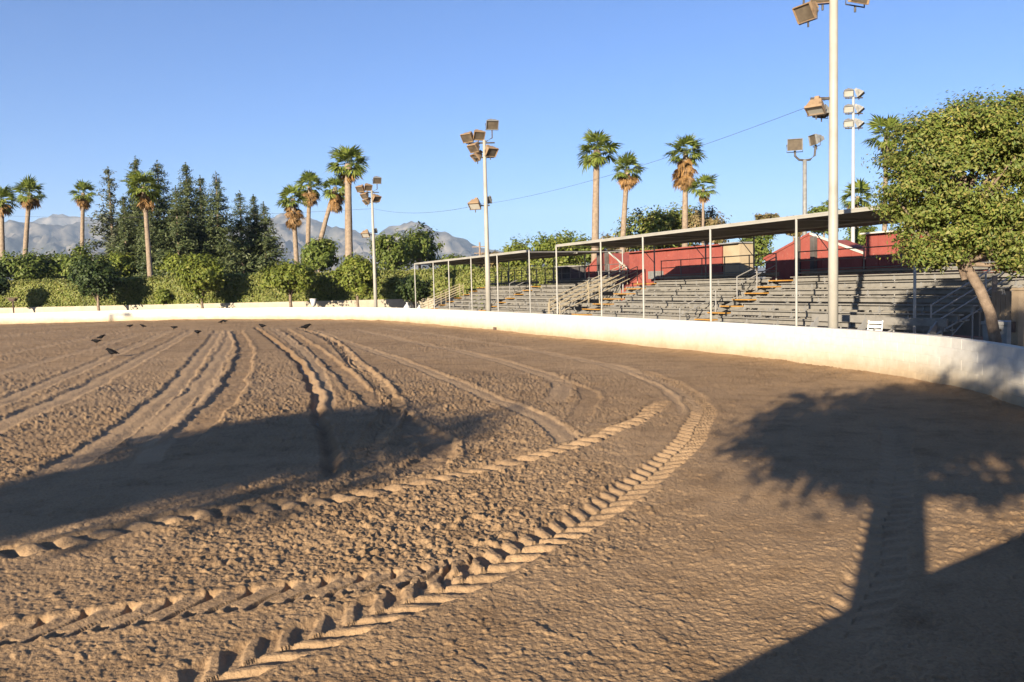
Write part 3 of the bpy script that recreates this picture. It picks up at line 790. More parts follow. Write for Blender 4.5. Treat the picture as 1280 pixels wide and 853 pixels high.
def aisle(u, w, label, rails, tan=False, side=1, nrail=2):
    root = uvroot('aisle_stair', u, label, 'stairs', group='aisle stairs of the grandstand')
    sm = MB().box((0, 0, 0), (0.30, w, 0.05)).mesh('step'); sm.materials.append(MATS['step_yellow'])
    km = MB().box((0, 0, 0), (0.32, w, 0.05)).mesh('tread'); km.materials.append(MATS['plank_grey'])
    for i in range(ROWS):
        o = link('step', sm, root); o.location = (RUN * i - 0.02, 0, Z0 + RISE * i - 0.14)
        o = link('tread', km, root); o.location = (RUN * i + 0.33, 0, Z0 + RISE * i - 0.15)
    for sgn in (-1, 1):
        MB().prism([(-0.15, sgn * w / 2, 0.1), (-0.15, sgn * w / 2, 0.28), (RUN * (ROWS - 1) + 0.4, sgn * w / 2, Z0 + RISE * (ROWS - 1) - 0.18), (RUN * (ROWS - 1) + 0.4, sgn * w / 2, Z0 + RISE * (ROWS - 1) - 0.36)],
                   (0, 0, 0), (0, 0.04, 0)).build('stringer', 'galvanised', root)
        for i in (2, 5, 7):
            MB().box((RUN * i + 0.1, sgn * w / 2 + 0.02, (Z0 + RISE * i - 0.2) / 2), (0.05, 0.05, Z0 + RISE * i - 0.2)).build('stair_leg', 'galvanised', root)
    MB().box((RUN * (ROWS - 1) + 0.46, 0.7 if w > 1.5 else 0, 1.05), (0.03, w + (2.2 if w > 1.5 else 0.3), 2.0)).build('added_back_panel', 'plank_grey', root)  # added backing that keeps the gaps behind the aisle dark
    mt = 'rail_tan' if tan else 'galvanised'
    for (a, b, y, top) in rails:
        za = Z0 + RISE * a / RUN - 0.15; zb = Z0 + RISE * b / RUN - 0.15
        for q in range(nrail):
            h = top - q * (top - 0.25) / max(1, nrail) 
            MB().tube([(a, y, za + h), (b, y, zb + h)], 0.026, 6).build('handrail', mt, root)
        npost = 2 if b - a < 2.0 else 3
        for q in range(npost):
            c = a + (b - a) * q / (npost - 1); zc = Z0 + RISE * c / RUN - 0.15
            MB().tube([(c, y, zc - 0.1), (c, y, zc + top)], 0.03, 6).build('rail_post', mt, root)
    return root
aisle(29.28, 1.3, 'yellow edged aisle steps with split handrails climbing between two bleacher sections', [(-0.25, 1.7, 0.62, 0.9), (2.9, 5.2, 0.62, 1.0)])
aisle(40.3, 1.9, 'wide yellow edged stairway with rusty landing beside many tan handrails', [(-0.2, 5.0, 0.95, 1.0), (-0.2, 5.2, 2.35, 1.0), (0.2, 5.4, 3.0, 1.05)], tan=True, nrail=3)
aisle(54.45, 1.3, 'narrow aisle steps under the lower canopy with one short upper handrail', [(3.0, 4.8, 0.6, 1.0), (-0.2, 1.4, 0.6, 0.9)])
aisle(65.0, 1.3, 'end stairs of the lower stand with steep four bar tan railing', [(-0.2, 3.2, 0.72, 1.05), (-0.1, 3.0, -0.6, 1.0)], tan=True, nrail=4)

# ------------------------------------------------------------------ shade canopies
def canopy(us, h, label, vf=VPOST, vb=27.35):
    u0, u1 = min(us), max(us)
    root = empty('shade_canopy', VU(vf, u0, 0), label, 'canopy', 'shade canopies over the bleachers', SA)
    D = vb - vf; L = u1 - u0
    # cloth: sags a little between the pipes
    nu, nv = 60, 14
    top = []; 
    pu = sorted(us)
    for i in range(nu + 1):
        u = L * i / nu
        k = max(0, min(len(pu) - 2, int(np.searchsorted([q - u0 for q in pu], u)) - 1))
        a, b = pu[k] - u0, pu[k + 1] - u0; tu = min(1, max(0, (u - a) / (b - a)))
        for j in range(nv + 1):
            tv = j / nv
            z = h - 0.10 * math.sin(math.pi * tu) * math.sin(math.pi * tv) - 0.03 * math.sin(math.pi * tu) + 0.008 * math.sin(i * 1.7 + j * 0.6)
            top.append((D * tv, u, z))
    w = nv + 1; V = top + [(a, b, c - 0.012) for a, b, c in top]; n0 = len(top); f = []
    for i in range(nu):
        for j in range(nv):
            a = i * w + j; q = (a, a + 1, a + w + 1, a + w); f.append(q); f.append(tuple(n0 + t for t in reversed(q)))
    me = mesh_np('cloth', V, f, True)
    link('cloth', me, root, 'canopy_cloth')
    beam = MB().tube([(0, 0, 0), (0, L, 0)], 0.045, 8).mesh('beam'); beam.materials.append(MATS['canopy_pipe'])
    for vv_ in (0, D / 2, D):
        o = link('beam', beam, root); o.location = (vv_, 0, h + (0.02 if vv_ != D / 2 else -0.14))
    valance = MB().box((-0.02, L / 2, h - 0.03), (0.03, L, 0.09)).build('valance', 'canopy_pipe', root)
    for q in us:
        MB().tube([(0, q - u0, 0), (0, q - u0, h)], 0.042, 8).build('post', 'post_white', root)
        MB().tube([(D, q - u0, 0), (D, q - u0, h)], 0.042, 8).build('rear_post', 'galvanised', root)
        MB().tube([(0, q - u0, h - 0.08), (D, q - u0, h - 0.08)], 0.03, 6).build('cross_pipe', 'galvanised', root)
        MB().tube([(D, q - u0, h - 1.0), (D - 0.9, q - u0, h - 0.1)], 0.02, 6).build('brace', 'galvanised', root)
    return root
canopy([17.3, 22.1, 26.8, 31.6, 35.3, 40.0], 4.38, 'taller flat grey shade canopy on white posts over the sections nearest the leaning tree')
canopy([43.4, 48.05, 52.5, 56.9, 60.3, 64.9], 4.28, 'lower flat grey shade canopy on white posts, reaching towards the hedge')

# ------------------------------------------------------------------ red barns behind the stand
VB = 31.0
def boards(root, u0, u1, topf, v, mat, seed, width=0.62):
    """upright wall boards, each its own piece"""
    rr = random.Random(seed); u = u0; i = 0
    while u < u1 - 0.02:
        w = min(width * rr.uniform(0.9, 1.1), u1 - u); um = u + w / 2
        z0_, z1_ = topf(u), topf(u + w); d = rr.uniform(0, 0.02)
        MB().prism([(v - d, u + 0.008, 0), (v - d, u + w - 0.008, 0), (v - d, u + w - 0.008, z1_), (v - d, u + 0.008, z0_)], (0, 0, 0), (0.05, 0, 0)).build('wall_board', mat, root)
        u += w
def barn(u0, u1, ze, zr, label, seed, depth=2.4, trim=True):
    uc = (u0 + u1) / 2; hw = (u1 - u0) / 2
    root = empty('red_barn', VU(VB, uc, 0), label, 'barn', 'red barns behind the grandstand', SA)
    tf = lambda u: ze + (zr - ze) * (1 - min(1, abs(u) / hw))
    boards(root, -hw, 0, tf, 0.0, 'red_barn_paint', seed); boards(root, 0, hw, tf, 0.0, 'red_barn_paint', seed + 1)
    for s in (-1, 1):
        MB().box((depth / 2 + 0.06, s * (hw - 0.06), ze / 2 - 0.22), (depth, 0.1, ze - 0.44)).build('side_wall', 'red_barn_paint', root)
        MB().prism([(0.06, 0, zr - 0.42), (0.06, s * (hw - 0.02), ze - 0.42), (0.06, s * (hw - 0.02), ze - 0.35), (0.06, 0, zr - 0.35)],
                   (0, 0, 0), (depth, 0, 0)).build('roof', 'red_barn_paint', root)
        if trim:
            MB().prism([(-0.07, 0, zr - 0.09), (-0.07, s * (hw + 0.1), ze - 0.09), (-0.07, s * (hw + 0.1), ze + 0.03), (-0.07, 0, zr + 0.03)],
                       (0, 0, 0), (0.04, 0, 0)).build('trim_board', 'barn_trim' if s < 0 else 'red_barn_paint', root)
    MB().box((depth, 0, ze / 2), (0.1, 2 * hw - 0.3, ze)).build('back_wall', 'red_barn_paint', root)
    for s, w in ((-0.35, 0.28), (0.75, 0.22)):
        MB().box((-0.14, s, (zr - 0.5) / 2 + 0.2), (0.2, w, zr - 0.3)).build('pilaster', 'barn_dark', root)
    MB().box((-0.05, -hw * 0.45, 1.1), (0.06, 1.3, 2.1)).build('door', 'barn_dark', root)
    return root
barn(28.4, 34.9, 3.42, 4.55, 'red gabled barn with two dark uprights, seen through the taller canopy posts', 5)
barn(48.6, 54.3, 3.3, 4.8, 'red gabled barn with pale roof trim behind the wide railed stairway', 9, trim=True)
def shed(u0, u1, h, label, mat, roofmat, seed, depth=5.0, name='red_shed', cat='shed', v=VB):
    uc = (u0 + u1) / 2; hw = (u1 - u0) / 2
    root = empty(name, VU(v, uc, 0), label, cat, None, SA)
    if mat == 'red_barn_paint': boards(root, -hw, hw, lambda u: h, 0.0, mat, seed)
    else: MB().box((0.06, 0, h / 2), (0.12, 2 * hw, h)).build('front_wall', mat, root)
    for s in (-1, 1): MB().box((depth / 2 + 0.13, s * (hw - 0.06), h / 2), (depth, 0.1, h - 0.01)).build('side_wall', mat, root)
    MB().box((depth, 0, h / 2), (0.1, 2 * hw - 0.3, h - 0.02)).build('back_wall', mat, root)
    MB().box((depth / 2 - 0.1, 0, h + 0.05), (depth + 0.4, 2 * hw + 0.2, 0.07)).build('roof', roofmat, root)
    MB().box((-0.02, 0, 1.05), (0.05, 0.95, 2.1)).build('door', 'barn_dark', root)
    return root
shed(38.5, 48.3, 4.3, 'long flat topped red shed half shaded by the canopy', 'red_barn_paint', 'red_barn_paint', 21, depth=1.0)
MB_w = shed(37.0, 38.4, 4.33, 'small beige block building between the long red shed and the gabled barn', 'beige_stucco', 'barn_roof', 25, depth=0.9, name='beige_building', cat='building')
shed(20.5, 28.2, 4.22, 'red shed with pale roof edge, half hidden behind the leaning tree', 'red_barn_paint', 'barn_trim', 27)
shed(54.6, 56.6, 3.6, 'dark grey windowless shed at the end of the red barns', 'barn_dark', 'concrete', 29, name='dark_shed', v=VB - 1.2)
ac = MB().box((0, 0, 0), (0.5, 1.0, 0.5)); ac.box((-0.26, 0, 0), (0.02, 0.85, 0.38))
o = ac.build('air_conditioner', 'lamp_grey'); o.location = VU(VB - 0.28, 44.8, 2.75); o.rotation_euler = (0, 0, SA)
setp(o, 'pale boxy air conditioner on the shaded wall of the long red shed', 'air conditioner')

# ------------------------------------------------------------------ light poles
def flood_mesh():
    mb = MB()
    # tapered housing, opening forward (+y), with rim and visor
    b, f, d = (0.20, 0.15), (0.30, 0.24), 0.36
    n = len(mb.v)
    for (hx, hz), y in ((b, -d / 2), (f, d / 2)):
        for x, z in ((-hx, -hz), (hx, -hz), (hx, hz), (-hx, hz)): mb.v.append((x, y, z))
    mb.f += [(0, 3, 2, 1), (4, 5, 6, 7), (0, 1, 5, 4), (1, 2, 6, 5), (2, 3, 7, 6), (3, 0, 4, 7)]
    mb.box((0, d / 2 + 0.02, 0.245), (0.64, 0.10, 0.02)); mb.box((0, d / 2 + 0.02, -0.245), (0.64, 0.10, 0.02))
    mb.box((0.31, d / 2 + 0.02, 0), (0.02, 0.10, 0.47)); mb.box((-0.31, d / 2 + 0.02, 0), (0.02, 0.10, 0.47))
    mb.box((0, -d / 2 - 0.09, 0), (0.2, 0.2, 0.2), taper=0.8)
    return mb
def yoke_mesh():
    mb = MB(); mb.tube([(-0.33, 0, 0), (-0.33, 0, -0.34), (0.33, 0, -0.34), (0.33, 0, 0)], 0.02, 6); mb.tube([(0, 0, -0.34), (0, 0, -0.5)], 0.03, 6); return mb
FM = {}
for key in ('lamp_tan', 'lamp_grey'):
    FM[key] = flood_mesh().mesh('floodlight_' + key); FM[key].materials.append(MATS[key])
LENS = {}
for key in ('lamp_lens', 'lamp_lens_dark'):
    LENS[key] = MB().box((0, 0.194, 0), (0.57, 0.012, 0.45)).mesh('lens_' + key); LENS[key].materials.append(MATS[key])
YK = yoke_mesh().mesh('yoke'); YK.materials.append(MATS['lamp_dark'])
def light_pole(loc, label, lamps, arms, H=9.9, r=(0.15, 0.085), mat='pole_paint', group='tall floodlight poles', face=0.0, base=True):
    root = empty('light_pole', loc, label, 'light pole', group, face)
    MB().tube([(0, 0, 0), (0, 0, H * 0.33), (0, 0, H * 0.66), (0, 0, H)], [r[0], r[0] + (r[1] - r[0]) * 0.33, r[0] + (r[1] - r[0]) * 0.66, r[1]], 14).build('shaft', mat, root, True)
    if base: MB().box((0, 0, 0.06), (0.5, 0.5, 0.12)).build('base_plate', 'concrete', root)
    for pts, rad in arms: MB().tube(pts, rad, 6).build('crossarm', 'lamp_dark', root)
    for (p, yaw, tilt, key, lens, sc_) in lamps:
        o = link('floodlight', FM[key], root); o.location = p; o.scale = (sc_,) * 3
        o.rotation_euler = Euler((R(tilt), 0, R(yaw)), 'XYZ')
        l = link('lens', LENS[lens], o)
        y = link('yoke', YK, o); y.rotation_euler = (R(-tilt), 0, 0)
    return root
def arena_lamps():
    # local x to the viewer's right, local y away from the viewer, floodlights face back to the arena (yaw 180)
    return ([((0.42, 0, 10.75), 190, -35, 'lamp_grey', 'lamp_lens_dark', 1.0),
             ((-0.82, -0.1, 10.1), 150, -38, 'lamp_tan', 'lamp_lens_dark', 0.95), ((-0.30, -0.1, 10.2), 200, -38, 'lamp_tan', 'lamp_lens_dark', 0.95),
             ((0.30, -0.15, 9.35), 215, -42, 'lamp_tan', 'lamp_lens_dark', 1.0), ((-0.50, -0.15, 9.55), 140, -42, 'lamp_tan', 'lamp_lens_dark', 0.9),
             ((-0.38, 0.2, 9.15), 120, -45, 'lamp_tan', 'lamp_lens_dark', 0.9),
             ((-0.55, -0.1, 6.62), 160, -50, 'lamp_tan', 'lamp_lens', 0.95), ((0.15, 0.25, 6.85), 30, -40, 'lamp_grey', 'lamp_lens_dark', 0.6)],
            [([(-0.95, 0, 9.75), (0.55, 0, 9.75)], 0.04), ([(-0.6, 0, 9.0), (0.5, 0, 9.0)], 0.04), ([(0.05, 0, 9.8), (0.42, 0, 10.0), (0.42, 0, 10.4)], 0.035), ([(-0.55, 0, 6.5), (0.2, 0, 6.5)], 0.035)])
lm, arms = arena_lamps()
PM = VU(17.1, 40.6); PL = VU(17.2, 63.9); PR = VU(17.0, 16.5)
def pole_at(px, depth):
    y_h = 359 - 0.024 * (px - 640); p = at(px, y_h, depth); return Vector((p.x, p.y, 0))
PM = pole_at(610, 43.8); PL = pole_at(469, 64.5); PR = pole_at(1041.5, 22.1)
light_pole(PM, 'tall pale floodlight pole standing between the two canopies, rusty lamps on top', lm, arms)
light_pole(PL, 'tall pale floodlight pole past the bleacher end, before the big round tree', lm, arms, face=0.12)
lmR = [((-0.70, -0.1, 9.2), 120, -32, 'lamp_tan', 'lamp_lens_dark', 0.86), ((0.52, -0.1, 9.62), 205, -20, 'lamp_tan', 'lamp_lens_dark', 1.0), ((-0.25, 0.1, 9.75), 170, -30, 'lamp_tan', 'lamp_lens_dark', 1.0),
       ((0.42, 0, 10.75), 190, -35, 'lamp_grey', 'lamp_lens', 1.0), ((-0.3, -0.1, 10.4), 200, -38, 'lamp_tan', 'lamp_lens_dark', 0.95),
       ((-0.50, -0.12, 6.75), 140, -62, 'lamp_tan', 'lamp_lens', 0.72), ((-0.27, 0.12, 6.68), 200, -75, 'lamp_grey', 'lamp_lens_dark', 0.62)]
armR = [([(-0.85, 0, 9.72), (0.6, 0, 9.72)], 0.04), ([(-0.78, 0, 9.72), (-0.78, 0, 9.4)], 0.03), ([(-0.6, 0, 6.95), (0.1, 0, 6.95)], 0.04), ([(0.05, 0, 9.8), (0.42, 0, 10.0), (0.42, 0, 10.4)], 0.035)]
light_pole(PR, 'tall thick cream floodlight pole in front of the bleachers beside the leaning tree', lmR, armR, H=10.3, r=(0.135, 0.105))
# two-lamp pole behind the canopy, lamps on a U shaped arm
p2 = pole_at(1006, 46)
zc = at(1004, 200, 46).z
ua = [(-0.55, 0, zc + 0.65), (-0.52, 0, zc + 0.2), (-0.30, 0, zc), (0, 0, zc - 0.03), (0.30, 0, zc), (0.55, 0, zc + 0.22), (0.60, 0, zc + 0.8)]
light_pole(p2, 'short grey pole with two floodlights on a curved arm above the taller canopy', [((-0.55, 0, zc + 0.85), 165, -12, 'lamp_grey', 'lamp_lens_dark', 1.25), ((0.66, 0, zc + 1.1), 100, -10, 'lamp_grey', 'lamp_lens_dark', 1.1)],
           [(ua, 0.06)], H=zc, r=(0.14, 0.11), mat='lamp_grey', group=None)
p3 = pole_at(1066, 62)
zt3 = at(1062, 115, 62).z
l3 = []; a3 = []
for q, dz in enumerate((0.0, -1.15, -2.2)):
    a3.append(([(-0.6, 0, zt3 + dz - 0.45), (0.7, 0, zt3 + dz - 0.45)], 0.05))
    l3.append(((-0.35, 0, zt3 + dz), 160, -40, 'lamp_grey', 'lamp_lens', 1.05)); l3.append(((0.45, 0.1, zt3 + dz - 0.05), 240, -50, 'lamp_grey', 'lamp_lens_dark', 1.1))
light_pole(p3, 'very tall thin white pole with three tiers of lamps behind the grandstand', l3, a3, H=zt3 - 0.3, r=(0.17, 0.09), mat='pole_white', group=None)
# street lamp beyond the far side of the arena, out of frame: its shadow falls on the far wall
gs = ground(136, 403.2); tan_e = math.tan(R(SUN_EL)); d_ = 10.0
def inside_arena(x, y):
    P = wall_xy; Q = np.roll(P, -1, axis=0)
    c = ((P[:, 1] > y) != (Q[:, 1] > y)) & (x < (Q[:, 0] - P[:, 0]) * (y - P[:, 1]) / (Q[:, 1] - P[:, 1] + 1e-12) + P[:, 0])
    return bool(c.sum() % 2)
sx_, sy_ = math.sin(R(SUN_AZ)), math.cos(R(SUN_AZ))
while inside_arena(gs.x - sx_ * d_, gs.y - sy_ * d_) and d_ < 120: d_ += 0.5
d_ += 1.5; hl = 0.80 + d_ * tan_e
root = empty('street_lamp', (gs.x - sx_ * d_, gs.y - sy_ * d_, 0), 'slim street lamp with one curved arm beyond the far side of the arena', 'street lamp')
MB().tube([(0, 0, 0), (0, 0, hl)], [0.14, 0.11], 10).build('shaft', 'lamp_grey', root); MB().tube([(0, 0, hl - 0.1), (0.6, 0, hl), (1.2, 0, hl - 0.08)], 0.06, 6).build('arm', 'lamp_grey', root)
MB().box((1.45, 0, hl - 0.12), (0.6, 0.35, 0.22)).build('lamp_head', 'lamp_grey', root)

# overhead wires
def wire(name, a, b, sag, label, rad=0.012):
    pts = []
    for i in range(25):
        t = i / 24; p = a.lerp(b, t); p = Vector((p.x, p.y, p.z - sag * 4 * t * (1 - t))); pts.append(p - a)
    o = MB().tube(pts, rad, 5).build(name, 'wire_black'); o.location = a; setp(o, label, 'cable'); return o
wire('overhead_cable', PR + Vector((-0.1, 0, 6.95)), PM + Vector((0.1, 0, 6.6)), 0.35, 'thin dark cable strung between the thick cream pole and the pole between the canopies', 0.006)
wire('overhead_cable', PM + Vector((-0.1, 0, 6.6)), PL + Vector((0.1, 0, 8.5)), 0.4, 'thin dark cable running on from the pole between the canopies towards the hedge', 0.009)
wire('overhead_cable', PL + Vector((-0.1, 0, 8.5)), at(-40, 268, 95), 0.5, 'faint cable crossing before the mountains behind the palms', 0.011)
# far utility pole
up_ = pole_at(601, 130); r_ = empty('utility_pole', up_, 'distant wooden utility pole with crossarm before the mountains', 'utility pole')
zt = at(601, 303, 130).z
MB().tube([(0, 0, 0), (0, 0, zt)], [0.2, 0.14], 8).build('post', 'bark', r_); MB().box((0, 0, zt - 0.7), (2.4, 0.12, 0.14)).build('crossarm', 'bark', r_); MB().box((0, 0, zt - 1.7), (1.8, 0.12, 0.14)).build('crossarm', 'bark', r_)
# ------------------------------------------------------------------ trees
def crown_mesh(name, blobs, n_clump, per, clump_r, leaf, seed, mat, flat=0.8, shell=3.0, sparse=0.0):
    """blobs: (centre, radii). Leaves gather in clumps so that light and dark groups and gaps form."""
    g = np.random.default_rng(seed)
    B = len(blobs); vol = np.array([b[1][0] * b[1][1] * b[1][2] for b in blobs]) ** 0.67; pr = vol / vol.sum()
    ci = g.choice(B, n_clump, p=pr)
    d = unit(g.normal(size=(n_clump, 3))); rad = g.uniform(0, 1, n_clump) ** (1.0 / shell)
    # uneven outline
    wob = 1 + 0.16 * np.sin(d[:, 0] * 5 + seed) * np.sin(d[:, 1] * 6 + 2) + 0.12 * np.sin(d[:, 2] * 7 + seed * 2)
    cen = np.array([b[0] for b in blobs])[ci]; rd = np.array([b[1] for b in blobs])[ci]
    C = cen + d * rd * (rad * wob)[:, None]
    k = np.repeat(np.arange(n_clump), g.integers(int(per * 0.6), int(per * 1.4) + 1, n_clump))
    cr = clump_r * g.uniform(0.6, 1.35, n_clump)
    off = g.normal(size=(len(k), 3)); off *= (cr[k] * 0.5)[:, None]; off[:, 2] *= flat
    P = C[k] + off
    Nr = unit(off) * 0.7 + d[k] * 0.6 + np.array([0, 0, 0.55]) + g.normal(size=off.shape) * 0.45
    global rng
    old = rng; rng = g
    V, Fq = leaf_quads(P, unit(Nr), g.uniform(0.7, 1.3, len(P)) * leaf[0], g.uniform(0.7, 1.3, len(P)) * leaf[1], 0.4)
    rng = old
    me = mesh_np(name, V, Fq); me.materials.append(MATS[mat])
    return me, C
def limbs(mb, start, C, k, r, seed, n_lim=14):
    rr = random.Random(seed)
    idx = rr.sample(range(len(C)), min(n_lim, len(C)))
    for i in idx:
        e = Vector(C[i]); s = Vector(start) + Vector((0, 0, rr.uniform(-0.12, 0.1) * (e.z - start[2])))
        mid = s.lerp(e, 0.5) + Vector((rr.uniform(-1, 1), rr.uniform(-1, 1), rr.uniform(-0.3, 0.8))) * (e - s).length * 0.12
        mb.tube([s, mid, e], [r, r * 0.6, r * 0.2], 6)
def tree(name, loc, label, H, rad, zc, rz, seed, mat, n_clump, per, leaf, bark='bark', trunk_r=0.12, lean=(0, 0), cat='tree', group=None, blobs=None, fork=None, clump_r=None, sparse_shell=3.0, nlimb=14):
    root = empty(name, loc, label, cat, group)
    rr = random.Random(seed)
    if blobs is None:
        blobs = [((lean[0], lean[1], zc), (rad, rad, rz))]
        for q in range(5):
            t = rr.uniform(0, 6.28); rad2 = rad * rr.uniform(0.4, 0.62)
            blobs.append(((lean[0] + math.cos(t) * rad * 0.55, lean[1] + math.sin(t) * rad * 0.55, zc + rz * rr.uniform(-0.35, 0.5)), (rad2, rad2, rz * rr.uniform(0.4, 0.6))))
    me, C = crown_mesh('crown', blobs, n_clump, per, clump_r or rad * 0.32, leaf, seed, mat, shell=sparse_shell)
    link('crown', me, root)
    zf = fork if fork is not None else zc - rz * 0.75
    mb = MB(); top = Vector((lean[0] * 0.85, lean[1] * 0.85, zf))
    mb.tube([(0, 0, -0.1), (top.x * 0.3 + 0.03, top.y * 0.3, zf * 0.35), (top.x * 0.68 - 0.02, top.y * 0.68, zf * 0.7), top, (lean[0], lean[1], zc)], [trunk_r * 1.3, trunk_r * 1.05, trunk_r * 0.95, trunk_r * 0.9, trunk_r * 0.35], 10)
    limbs(mb, top, C, 0, trunk_r * 0.5, seed, nlimb)
    mb.build('trunk', bark, root, True)
    return root
def px_tree(px, y_top, y_bot, hw, depth, label, name='broadleaf_tree', mat='leaf_mid', seed=1, dens=1.0, group=None, bark='bark', base_z=0.0, depth_ratio=1.0, **kw):
    yc = (y_top + y_bot) / 2
    c = at(px, yc, depth); zt = at(px, y_top, depth).z; zb = at(px, y_bot, depth).z
    rad = hw / F * depth; rz = (zt - zb) / 2; lf = max(0.13, depth * 0.0032)
    ncl = int(90 * dens); per = int(48)
    return tree(name, (c.x, c.y, base_z), label, zt, rad * 0.78, (zt + zb) / 2 - base_z, rz * 0.80, seed, mat, ncl, per, (lf * 1.3, lf * 0.7), bark, max(0.09, rad * 0.055), group=group, **kw)

# the tree behind the wall at the end of the bleachers
def near_tree():
    dep = 16.3
    base = at(1246, 430, dep); base = Vector((base.x, base.y, 0))
    def q(px, py, d=0.0):
        p = at(px, py, dep + d); return (p.x - base.x, p.y - base.y, p.z)
    s = dep / F
    blobs = [(q(1205, 215), (85 * s, 1.45, 82 * s)), (q(1154, 192), (40 * s, 0.85, 45 * s)), (q(1225, 165), (52 * s, 0.9, 42 * s)), (q(1275, 175), (55 * s, 1.0, 55 * s)),
             (q(1146, 252), (34 * s, 0.8, 46 * s)), (q(1180, 290), (50 * s, 0.9, 36 * s)), (q(1240, 280), (62 * s, 1.1, 46 * s)), (q(1295, 240), (50 * s, 1.1, 70 * s)), (q(1165, 315), (28 * s, 0.6, 22 * s)), (q(1275, 305), (50 * s, 0.9, 30 * s)),
             (q(1180, 158), (26 * s, 0.6, 26 * s)), (q(1232, 140), (14 * s, 0.4, 22 * s)), (q(1268, 138), (16 * s, 0.4, 20 * s)), (q(1128, 222), (18 * s, 0.5, 26 * s))]
    root = empty('leaning_tree', base, 'leafy olive green tree with bare leaning trunk behind the arena wall, covering the bleacher end', 'tree')
    me, C = crown_mesh('crown', blobs, 560, 170, 0.30, (0.082, 0.036), 77, 'leaf_olive', flat=0.6, shell=5.0)
    link('crown', me, root)
    mb = MB(); t = Vector(q(1206, 330)); t2 = Vector(q(1200, 270))
    mb.tube([(0.02, 0, -0.1), q(1244, 425), q(1238, 392), q(1224, 360), t, t2, q(1205, 220)], [0.135, 0.112, 0.102, 0.098, 0.094, 0.075, 0.035], 12)
    limbs(mb, t, C, 0, 0.06, 5, 26)
    limbs(mb, t2, C, 0, 0.045, 6, 26)
    mb.build('trunk', 'bark_pale', root, True)
near_tree()

# trees behind the photographer: they shade the near arena floor
def shade_tree(x, y, H, rad, zc, rz, seed, label, dens=1.0, trunk_r=0.18, lean=(0, 0), blobs=None):
    tree('shade_tree', (x, y, 0), label, H, rad, zc, rz, seed, 'leaf_olive', int(200 * dens), 52, (0.17, 0.08), 'bark_pale', trunk_r, lean, blobs=blobs, fork=zc - rz * 0.9, clump_r=0.34, sparse_shell=2.2, nlimb=22)
shade_tree(-1.55, -2.9, 4.7, 2.4, 4.2, 1.1, 31, 'spreading shade tree rooted behind the photographer outside the arena wall', 2.0, 0.27)
shade_tree(-0.45, -6.5, 6.6, 1.3, 6.9, 0.85, 32, 'taller slim shade tree outside the arena wall behind the photographer', 1.2)
shade_tree(-12.0, -6.0, 5.2, 2.5, 4.92, 0.98, 33, 'third spreading shade tree further along the near arena wall', 2.2, 0.24)

# small trees in front of the hedge
G1 = 'small round trees before the hedge'
px_tree(121, 318, 374, 33, 75.5, 'dark round small tree before the hedge, among the paler ones', 'hedge_tree', 'leaf_dark', 101, 2.4, G1, fork=1.9)
px_tree(251, 312, 374, 31, 73.5, 'pale green small tree before the hedge, below the tall palm and conifers', 'hedge_tree', 'leaf_light', 102, 2.4, G1, 'bark_pale', fork=1.9)
px_tree(362, 326, 368, 36, 70.5, 'wide flat topped small tree before the hedge, below the leaning palms', 'hedge_tree', 'leaf_light', 103, 2.4, G1, 'bark_pale', fork=2.0)
px_tree(446, 316, 372, 31, 68.5, 'small tree before the hedge next to the slim floodlight pole', 'hedge_tree', 'leaf_light', 104, 2.4, G1, 'bark_pale', fork=1.7)
px_tree(-6, 343, 378, 20, 77, 'dark small tree before the hedge above the iron grill', 'hedge_tree', 'leaf_dark', 105, 1.0, G1, fork=1.9)
px_tree(518, 338, 384, 24, 69.5, 'dark bushy small tree at the foot of the hedge beside the stand end', 'hedge_tree', 'leaf_dark', 106, 0.9, G1, fork=0.9)
px_tree(206, 358, 383, 13, 78, 'bright green bush against the hedge left of the pale small tree', 'green_bush', 'leaf_light', 107, 0.5, None, fork=0.6, cat='bush')

